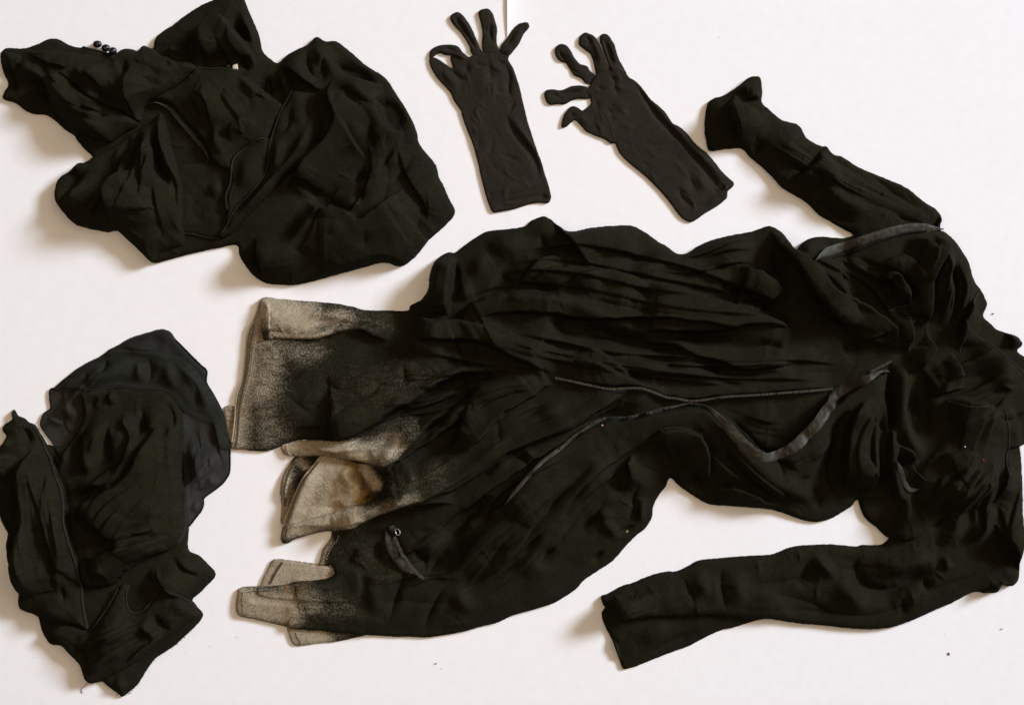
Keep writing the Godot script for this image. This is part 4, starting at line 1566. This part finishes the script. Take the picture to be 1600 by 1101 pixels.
func scarf(black: Material, band: Material, chiffon: Material, edge: Material) -> void:
	var o := thing("scarf", "crumpled black scarf with a sheer chiffon end, at the lower left of the paper", "scarf")
	sheet("5,700 40,690 100,695 130,668 290,650 291,760 295,823 295,859 310,867 324,880 337,897 323,915 311,927 300,938 317,958 315,966 304,979 288,994 273,1008 258,1018 244,1027 229,1046 222,1058 214,1070 202,1080 191,1088 186,1084 173,1074 160,1064 153,1065 140,1067 135,1060 126,1036 112,1023 97,1009 79,1005 70,993 64,978 58,960 33,947 32,917 22,898 14,880 11,853 14,833 8,820 0,798 -10,750", 8, 10, 6, 50)
	ridge("270,870 290,880 320,895", 6, 9)
	ridge("268,866 292,888 318,902", -7, 6)
	lip("300,936 280,925 262,912 250,890 245,880", 7, 26)
	ridge("235,890 245,895 260,890", 5, 8)
	ridge("180,1060 195,1070 205,1074", 3, 8)
	lay("cloth", black, o)

	# sheer chiffon
	sheet("62,662 69,646 79,638 78,622 79,608 88,606 109,585 137,566 150,561 158,555 175,545 203,528 228,520 252,514 266,518 275,531 290,546 305,561 314,570 323,579 323,597 333,615 346,640 353,663 360,701 360,722 359,739 352,751 341,762 330,770 319,779 318,789 315,798 305,810 295,823 280,850 250,820 260,700 200,640 130,680 110,720 80,690", 3, 6, 4, 40)
	ridge("100,620 112,640 108,662", 5, 9)
	ridge("190,540 220,545 250,540", 4, 7)
	lip("346,704 340,725 325,742 300,758", 6, 20)
	ridge("325,740 335,752 345,748", 4, 6)
	ridge("300,770 318,765 335,756", -3, 6)
	ridge("296,690 310,715 300,740", 5, 14)
	ridge("300,800 308,790 312,780", 3, 5)
	ridge("225,530 240,535 262,530", -3, 8)
	ridge("72,652 85,655 104,662", 4, 5)
	fan(130, "296,790 300,740 300,690 290,650", "350,740 352,710 345,680 320,640", 7, 3, 10)
	fan(131, "80,650 100,620 150,570 210,540", "130,650 150,610 190,575 240,550", 6, 2.5, 12)
	lay("sheer_end", chiffon, o, {"thick": 0.8, "tint": Color(0.017, 0.016, 0.012)})
	sheet("285,645 300,648 325,660 340,678 342,700 330,716 322,728 312,742 300,752 288,758 280,700", 2, 5, 2)
	ridge("300,670 305,700 300,730", 3, 8)
	ridge("318,680 316,700 308,720", -3, 7)
	lay("sheer_end", chiffon, o, {"thick": 0.8, "tint": Color(0.017, 0.016, 0.012)})
	sheet("165,552 190,536 228,522 252,516 266,520 275,533 304,563 321,581 321,600 300,590 270,566 230,556", 2, 5, 1)
	lay("sheer_end", chiffon, o, {"thick": 0.8, "tint": Color(0.014, 0.0135, 0.010)})
	sheet("104,604 136,604 140,668 110,674 100,640", 2, 5, 1)
	lay("sheer_end", chiffon, o, {"thick": 0.8, "tint": Color(0.024, 0.019, 0.013)})
	cord("sheer_edge", "64,660 69,646 79,638 78,622 79,608 88,606", 1.0, 0.3, black_edge(), o, 0.2)
	cord("sheer_edge", "275,531 290,546 305,561 314,570 323,579 323,597 333,615 346,640 353,663 359,701 359,722 358,739 352,750 341,761 330,769 319,778 318,789 314,798 305,810 296,822", 1.1, 0.3, black_edge(), o, 0.2)

	# the cloth in the middle
	sheet("134,612 150,609 163,607 193,604 221,607 244,607 258,609 275,622 285,640 291,660 290,700 291,750 291,790 291,820 283,840 270,857 250,863 230,873 215,881 202,892 190,906 170,913 140,912 100,860 90,760 104,706 124,676 134,640", 13, 10, 12, 50)
	ridge("128,672 132,700 136,728 150,742", -12, 13)
	ridge("142,690 150,720 162,740", 5, 10)
	ridge("179,664 178,700 185,732", -11, 9)
	ridge("164,640 160,680 164,715", 5, 13)
	ridge("228,632 230,660 222,692", -9, 10)
	ridge("226,664 217,704 202,735 182,745 155,752 130,774", 8, 9)
	lip("122,806 142,783 178,762 203,747 224,722 245,682 256,660", 11, 60, 6)
	ridge("126,786 150,764 180,752", -7, 6)
	ridge("160,618 150,630 145,640", -4, 5)
	ridge("177,608 182,625 176,632", 4, 6)
	ridge("262,625 276,650 284,680", -6, 8)
	ridge("272,640 280,690 283,740", 5, 8)
	ridge("210,640 205,660 214,668", 4, 8)
	ridge("200,780 220,800 250,808", -3, 24)
	ridge("140,820 180,802 210,796", 4, 14)
	lip("137,866 178,855 216,842 254,834 276,828", 8, 30)
	ridge("140,850 180,842 225,830 262,824", -7, 9)
	lip("194,907 196,895 209,881 226,873 231,880", 8, 14, 4, 15)
	ridge("150,890 170,886 188,890", 4, 9)
	fan(132, "126,800 160,740 220,690 262,640", "150,900 200,840 250,780 285,700", 5, 4.5, 26)
	fan(133, "120,740 130,690 140,650", "220,720 225,670 215,630", 4, 5, 18)
	fan(134, "140,900 180,870 230,850 280,830", "140,850 180,830 220,815 270,790", 4, 4, 14)
	creases(31, 36, 140, 30, 48, 1.0, 2.6)
	lay("middle_fold", black, o)

	# the sheer band lying over it
	sheet("84,608 109,585 122,575 137,566 158,556 175,546 195,546 216,548 235,549 254,550 287,560 310,580 322,599 333,616 346,640 354,665 360,700 352,702 345,697 340,682 336,667 325,660 313,655 302,650 292,643 283,632 275,620 266,611 257,607 244,606 221,607 193,603 163,606 135,608 110,608", 3, 6, 3, 20)
	ridge("137,578 138,595 136,606", -3, 5)
	ridge("170,560 166,575 162,585", -4, 6)
	ridge("232,555 238,575 234,602", -4, 6)
	ridge("218,560 222,580 220,600", 3, 6)
	ridge("262,560 268,585 276,610", 4, 9)
	ridge("300,585 310,610 306,640", -3, 9)
	ridge("285,565 310,600 335,650", 4, 10)
	lay("sheer_band", black, o, {"thick": 1.0, "tint": Color(0.0185, 0.0185, 0.0145)})
	cord("band_hem", "88,608 110,609 135,609 163,607 193,604 221,608 244,607 257,608 266,612 275,621 283,633 292,644 302,651 313,656 325,661 336,668", 0.9, 0.2, edge, o, 0.3)

	# lower sheet with the wavy raw edge
	sheet("191,914 182,932 173,947 163,961 153,975 145,981 130,976 112,972 95,975 82,984 97,1002 112,1020 126,1036 131,1050 138,1062 153,1064 165,1058 178,1051 198,1041 216,1031 233,1017 249,1003 265,991 280,982 300,968 316,958 309,948 300,938 288,927 277,919 269,915 262,914 254,919 244,932 234,945 226,951 219,953 212,952 207,947 203,934 204,924 207,913 200,908", 10, 9, 5, 30)
	ridge("150,1000 190,970 215,965", 5, 16)
	ridge("120,995 140,1030 142,1055", -5, 9)
	ridge("160,1045 200,1020 240,985 262,960", -4, 12)
	ridge("225,965 245,985 252,998", 5, 8)
	ridge("245,950 260,975 275,980", -6, 9)
	ridge("270,930 290,945 300,955", 4, 10)
	ridge("205,1000 225,985 235,968", -3, 9)
	fan(135, "110,1000 140,985 180,960 210,955", "150,1060 200,1035 250,995 300,955", 7, 4, 16)
	creases(32, 24, 140, 24, 40, 1.0, 2.6)
	lay("lower_fold", black, o)
	cord("frayed_edge", "191,914 182,932 173,947 163,961 154,974 146,980", 1.0, 0.2, edge, o, 0.5, 2.5)
	cord("frayed_edge", "208,908 204,922 203,934 207,947 212,952 219,953 226,951 234,945 244,932 254,919 262,914 269,915 277,919 288,927 300,938", 1.1, 0.2, edge, o, 0.5, 2.5)

	# left sheet
	sheet("53,662 62,675 76,698 92,722 105,742 113,762 118,785 122,812 128,842 133,870 136,900 137,930 141,965 144,979 132,975 120,971 90,968 60,960 33,947 32,917 22,898 14,880 11,853 14,833 8,820 2,805 -6,795 -20,760 -16,715 0,698 11,681 5,673 6,665 13,659 20,655 19,643 22,640 28,649 38,653 46,660", 12, 10, 8, 34)
	lip("43,936 39,885 48,842 60,805 51,760 51,722 62,694", 13, 40)
	ridge("30,930 22,870 30,810 38,760 34,720", -10, 13)
	lip("-10,718 10,708 24,706 40,711", 8, 24)
	ridge("36,662 46,680 52,700", -7, 8)
	ridge("8,676 16,690 28,686", 4, 6)
	ridge("54,744 75,738 98,742", -4, 4)
	ridge("52,832 80,820 110,808", -4, 6)
	ridge("70,860 90,880 96,910", 4, 14)
	ridge("112,900 108,920 112,940", -5, 6)
	ridge("60,960 90,950 120,962", 3, 9)
	ridge("85,720 94,760 102,800", -3, 10)
	ridge("110,772 116,812 124,850", 4, 6)
	ridge("8,820 20,850 24,880", 4, 8)
	fan(136, "40,940 30,860 30,780 20,720", "128,940 120,860 104,780 64,700", 9, 5, 18)
	creases(33, 30, 80, 40, 40, 1.0, 2.6)
	lay("left_fold", black, o)
	cord("frayed_edge", "54,664 62,676 76,699 91,722 104,742 112,762 117,785 121,812 127,842 132,870 135,900 136,930 140,962 143,977", 1.8, 0.2, edge, o, 0.5, 2.5)
	fray("loose_fibres", "28,649 22,640 19,643 20,655 13,659", 30, 9.0, 1.0, black_edge(), o, 9)
	fray("loose_fibres", "304,979 273,1008 244,1027 229,1046 214,1070 191,1088 173,1074 160,1064", 60, 4.5, 0.5, black_edge(), o, 10)
	cord("loose_thread", "138,1066 132,1071 127,1076 127,1081 130,1082", 0.45, 0.4, edge, o)

func finger(text: String, strokes: Array, sink: String, knit: Material, parent: Node, called := "finger") -> void:
	sheet(text, 3.6, 4.2, 0.8, 14, 0.5)
	for s in strokes:
		ridge(s[0], s[1] * 1.25, s[2] * 0.8, -1.0, 14)
	lay(called, knit, parent, {"sink": sink, "rough": 0.4, "smooth": false, "tint": Color(0.0235, 0.0202, 0.0145)})

func gloves(knit: Material, thread: Material) -> void:
	var o := thing("glove", "long black glove lying upright, its forefinger curled to the thumb", "glove", "pair of long black gloves")
	sheet("671,92 678,90 688,95 697,101 707,107 705,98 704,88 712,85 722,88 731,90 742,85 753,81 776,79 790,78 803,79 798,83 794,93 797,99 801,105 808,124 812,137 815,150 818,163 821,175 824,188 828,201 834,220 841,240 847,256 851,271 857,289 861,306 861,309 857,317 843,317 828,319 803,327 786,330 771,332 767,328 764,320 761,312 753,283 746,252 738,224 728,199 724,188 722,180 720,173 710,159 704,146 691,131 684,123 679,116 672,102", 3.0, 2.4, 0.8, 26, 0.5)
	ridge("790,172 797,195 812,216 833,244 841,268 839,286", -3.2, 5, 4)
	ridge("800,180 816,208 838,236 848,262", 2, 6)
	ridge("784,96 795,114 795,140 801,160", -2.6, 5)
	ridge("764,100 766,118 764,130", -1.4, 5)
	ridge("805,156 800,167 793,180", -1.8, 3)
	ridge("700,102 713,118 730,130", -2.4, 4)
	ridge("686,104 700,122 712,140", 1.4, 6)
	ridge("734,100 728,112 722,118", -2.2, 4)
	ridge("776,236 790,244 804,250 822,258", -0.9, 3)
	ridge("772,206 768,230 762,260", -0.8, 5)
	ridge("764,300 800,296 850,285", 0.8, 6)
	ridge("842,312 850,308 858,308", -3, 3)
	ridge("776,326 786,322 800,322", -1.2, 3)
	ridge("750,90 756,130 752,170", 0.9, 10)
	creases(40, 34, 75, 24, 50, 0.8, 3.0)
	ridge("744,250 740,230 732,206", 1.0, 4)
	ridge("770,140 790,146 806,140", -0.9, 3)
	ridge("766,318 800,314 856,301", -1.0, 2.2)
	ridge("742,96 750,104 760,100", -1.4, 2.5)
	ridge("776,92 784,100 792,96", -1.4, 2.5)
	lay("hand_and_cuff", knit, o, {"rough": 0.25, "smooth": false, "tint": Color(0.0235, 0.0202, 0.0145)})
	cord("seam", "733,128 736,145 731,160 724,172 721,179", 0.6, 0.1, thread, o, 0.2)
	finger("671,91 671,84 673,79 679,74 688,71 696,70 705,70 714,72 719,76 723,82 733,91 728,95 722,94 716,90 710,88 704,87 694,86 687,83 681,86 675,91", [["690,76 704,78 716,84", -1.6, 3], ["722,82 726,88", -1.6, 3]], "736,96 722,86", knit, o)
	finger("703,29 705,24 714,19 722,23 727,29 732,36 738,47 744,60 747,68 750,76 754,84 748,90 739,87 735,80 733,72 722,54 716,47 710,41", [["710,26 722,44 734,62 744,78", -2.2, 3], ["716,22 728,40 738,56", 1.2, 4]], "752,92 742,74", knit, o)
	finger("747,21 749,17 753,15 758,14 763,14 769,20 772,27 774,34 776,41 777,49 776,57 776,65 778,74 781,82 768,90 756,84 753,74 753,65 754,55 753,46 751,37 749,29", [["768,34 766,50 770,70", -2.0, 3], ["755,40 760,50 757,58", -1.4, 4]], "768,94 766,72", knit, o)
	finger("780,84 781,76 786,67 792,60 798,51 805,42 810,38 815,36 821,35 825,36 827,42 823,48 818,54 815,60 812,67 808,73 803,79 797,86 788,90", [["806,46 798,60 790,74", -1.8, 3], ["818,44 808,60 798,74", 1.0, 4]], "780,98 793,74", knit, o)

	o = thing("glove", "long black glove slanting down to the right, nearer the robe's upper sleeve", "glove", "pair of long black gloves")
	sheet("878,200 877,194 878,189 880,183 882,178 890,168 895,166 900,167 905,170 910,173 917,168 923,163 921,150 918,142 922,132 928,122 934,114 944,108 958,106 968,106 978,114 980,117 983,121 990,125 996,130 1002,136 1008,144 1018,157 1028,165 1038,174 1045,184 1052,194 1058,196 1064,200 1073,208 1084,222 1095,232 1104,239 1114,250 1124,263 1135,275 1147,287 1143,294 1137,299 1136,309 1130,315 1121,322 1101,334 1080,347 1070,344 1060,335 1050,321 1039,307 1027,294 1014,281 998,267 982,254 968,239 960,224 955,225 947,219 932,213 915,205 910,199 904,193 898,188 891,193 885,198", 3.0, 2.4, 0.8, 26, 0.5)
	ridge("988,127 1010,158 1026,182 1056,214 1084,246 1100,264 1129,298", -3.0, 3, 4)
	ridge("998,128 1020,158 1046,188 1076,224 1112,260 1136,288", 1.8, 6)
	ridge("1098,270 1112,284 1126,298", -2.2, 5)
	ridge("1064,290 1062,304 1074,318 1086,328", -1.8, 4)
	ridge("1072,262 1080,284 1092,310", -1.2, 5)
	ridge("1086,270 1098,290 1104,304", 1.2, 6)
	ridge("925,150 932,164 940,176", -1.6, 4)
	ridge("958,112 962,140 970,158", -1.6, 5)
	ridge("945,165 955,180 958,192", -1.0, 5)
	ridge("1078,332 1104,318 1132,298", -1.6, 2.2)
	ridge("930,134 940,140 948,136", -1.4, 2.5)
	ridge("952,116 958,124 966,122", -1.4, 2.5)
	ridge("905,176 912,190 925,200", 1.2, 6)
	ridge("886,178 894,180 898,188", -1.4, 4)
	lip("1137,298 1130,296 1128,288", 2.4, 10, 3, 6)
	creases(41, 34, 48, 26, 50, 0.8, 3.5)
	lay("hand_and_cuff", knit, o, {"rough": 0.25, "smooth": false, "tint": Color(0.0235, 0.0202, 0.0145)})
	cord("seam", "933,166 945,180 953,196 957,212 959,222", 0.6, 0.1, thread, o, 0.2)
	cord("seam", "1080,330 1104,320 1122,307 1131,297", 0.7, 0.1, thread, o, 0.2)
	finger("850,148 851,145 852,142 858,140 866,140 872,141 878,141 885,138 892,135 901,134 910,134 918,137 926,146 922,154 912,155 901,155 892,158 887,161 883,163 872,163 860,164 855,161 852,155", [["870,150 888,146 910,140", -2.0, 3], ["858,146 872,152 882,156", -1.2, 4]], "934,148 910,147", knit, o)
	finger("867,82 867,77 869,73 873,70 878,69 883,70 887,73 892,80 896,88 901,95 906,100 912,102 918,104 922,111 930,118 928,130 920,132 914,130 910,124 904,121 897,118 890,108 884,99 878,97 874,95 869,89", [["870,78 880,92 892,108 906,118", -2.2, 3], ["884,76 894,92 906,106", 1.2, 4]], "938,130 914,114", knit, o)
	finger("904,64 905,59 908,55 912,52 916,51 921,53 926,55 932,61 936,68 939,75 942,82 947,96 952,110 946,122 932,120 930,110 928,100 925,91 922,84 916,80 910,75 905,71", [["910,64 918,60 922,68 914,72", -2.2, 3], ["924,62 934,80 940,100", 1.2, 4], ["920,80 930,96 934,110", -1.4, 3]], "948,128 938,100", knit, o)
	finger("937,62 938,56 940,54 943,53 948,54 952,57 956,63 960,70 963,80 966,90 972,102 979,116 970,124 958,118 954,109 950,100 946,90 942,78", [["943,62 952,84 958,104", -2.0, 3], ["954,66 960,86 966,104", 1.0, 4]], "972,128 960,98", knit, o)

func speck(called: String, label: String, at: Vector2, size: Vector3, turn: float, mat: Material, s: int) -> void:
	rng.seed = s
	var S := SurfaceTool.new()
	S.begin(Mesh.PRIMITIVE_TRIANGLES)
	var v: Array[Vector3] = []
	for j in 5:
		for i in 8:
			var t := TAU * i / 8.0
			var f := -PI / 2 + PI * j / 4.0
			v.append(Vector3(cos(t) * cos(f) * size.x, sin(f) * size.y, sin(t) * cos(f) * size.z).rotated(Vector3.UP, turn) * rng.randf_range(0.75, 1.25) * K)
	for j in 4:
		for i in 8:
			var a := j * 8 + i
			var b := j * 8 + (i + 1) % 8
			for q in [a, b, a + 8, b, b + 8, a + 8]:
				S.set_smooth_group(0)
				S.add_vertex(v[q])
	S.generate_normals()
	var mi := MeshInstance3D.new()
	mi.name = called
	mi.mesh = S.commit()
	mi.material_override = mat
	mi.position = place(at.x, at.y, under_at(at.x, at.y) + size.y * 0.7)
	add_child(mi, true)
	tag(mi, label, "speck")

func dust(at: PackedVector2Array, n: int, mat: Material) -> void:
	# loose grit shed by the hem
	rng.seed = 77
	var S := SurfaceTool.new()
	S.begin(Mesh.PRIMITIVE_TRIANGLES)
	S.set_smooth_group(-1)
	for i in n:
		var c := at[rng.randi_range(0, at.size() - 1)] + Vector2(rng.randfn(0.0, 26.0), rng.randfn(0.0, 20.0))
		if under_at(c.x, c.y) > 1.0:
			continue
		var r := rng.randf_range(0.35, 0.95)
		var t := rng.randf() * TAU
		var v: Array[Vector3] = []
		for k in 4:
			v.append(place(c.x + cos(t + k * PI / 2) * r * rng.randf_range(0.6, 1.4), c.y + sin(t + k * PI / 2) * r, 0.1))
		var top := place(c.x, c.y, 0.4 + r)
		for k in 4:
			for q in [v[k], v[(k + 1) % 4], top]:
				S.add_vertex(q)
	S.generate_normals()
	var mi := MeshInstance3D.new()
	mi.name = "grit"
	mi.mesh = S.commit()
	mi.material_override = mat
	add_child(mi, true)
	tag(mi, "fine dark grit scattered on the paper beside the dusty hem and heaps", "grit")
	mi.set_meta("kind", "stuff")

func crumbs(dark: Material, tan: Material, edge: Material) -> void:
	dust(PackedVector2Array([Vector2(345, 935), Vector2(350, 660), Vector2(420, 860), Vector2(340, 1000), Vector2(240, 1050), Vector2(690, 1040), Vector2(400, 480), Vector2(850, 1050), Vector2(1130, 350), Vector2(1500, 1010), Vector2(1120, 60), Vector2(60, 1040)]), 14, tan)
	speck("crumb", "dark elongated crumb lying alone on the white paper below the lower sleeve", Vector2(1483, 1021), Vector3(1.0, 0.9, 2.8), 0.4, dark, 1)
	speck("crumb", "tiny brown crumb on the paper below the folded elbow of the sleeve", Vector2(1566, 982), Vector3(1.2, 1.0, 1.2), 0.0, tan, 2)
	speck("crumb", "tiny grey crumb on the paper to the right of the robe collar", Vector2(1552, 490), Vector3(1.6, 1.0, 1.3), 0.0, tan, 3)
	speck("lint", "small tan lint speck on the robe near the edge above the lower sleeve cuff", Vector2(979, 829), Vector3(2.6, 1.2, 1.6), 0.5, plain(Color(0.62, 0.56, 0.46), 0.9), 4)
	speck("lint", "pinkish white lint dot on the robe just below the lower zip", Vector2(938, 662), Vector3(1.4, 1.0, 1.4), 0.0, plain(Color(0.85, 0.6, 0.6), 0.9), 5)
	speck("lint", "white lint dot on the robe shoulder, upper of the two dots", Vector2(1495, 695), Vector3(1.2, 0.9, 1.2), 0.0, plain(Color(0.8, 0.8, 0.8), 0.9), 6)
	speck("lint", "reddish lint dot on the robe shoulder, lower of the two dots", Vector2(1523, 715), Vector3(1.3, 0.9, 1.3), 0.0, plain(Color(0.7, 0.25, 0.25), 0.9), 7)
	speck("crumb", "tiny dark crumb on the paper beneath the dusty hem, near the lower edge", Vector2(681, 1036), Vector3(1.0, 0.8, 1.3), 0.3, dark, 8)
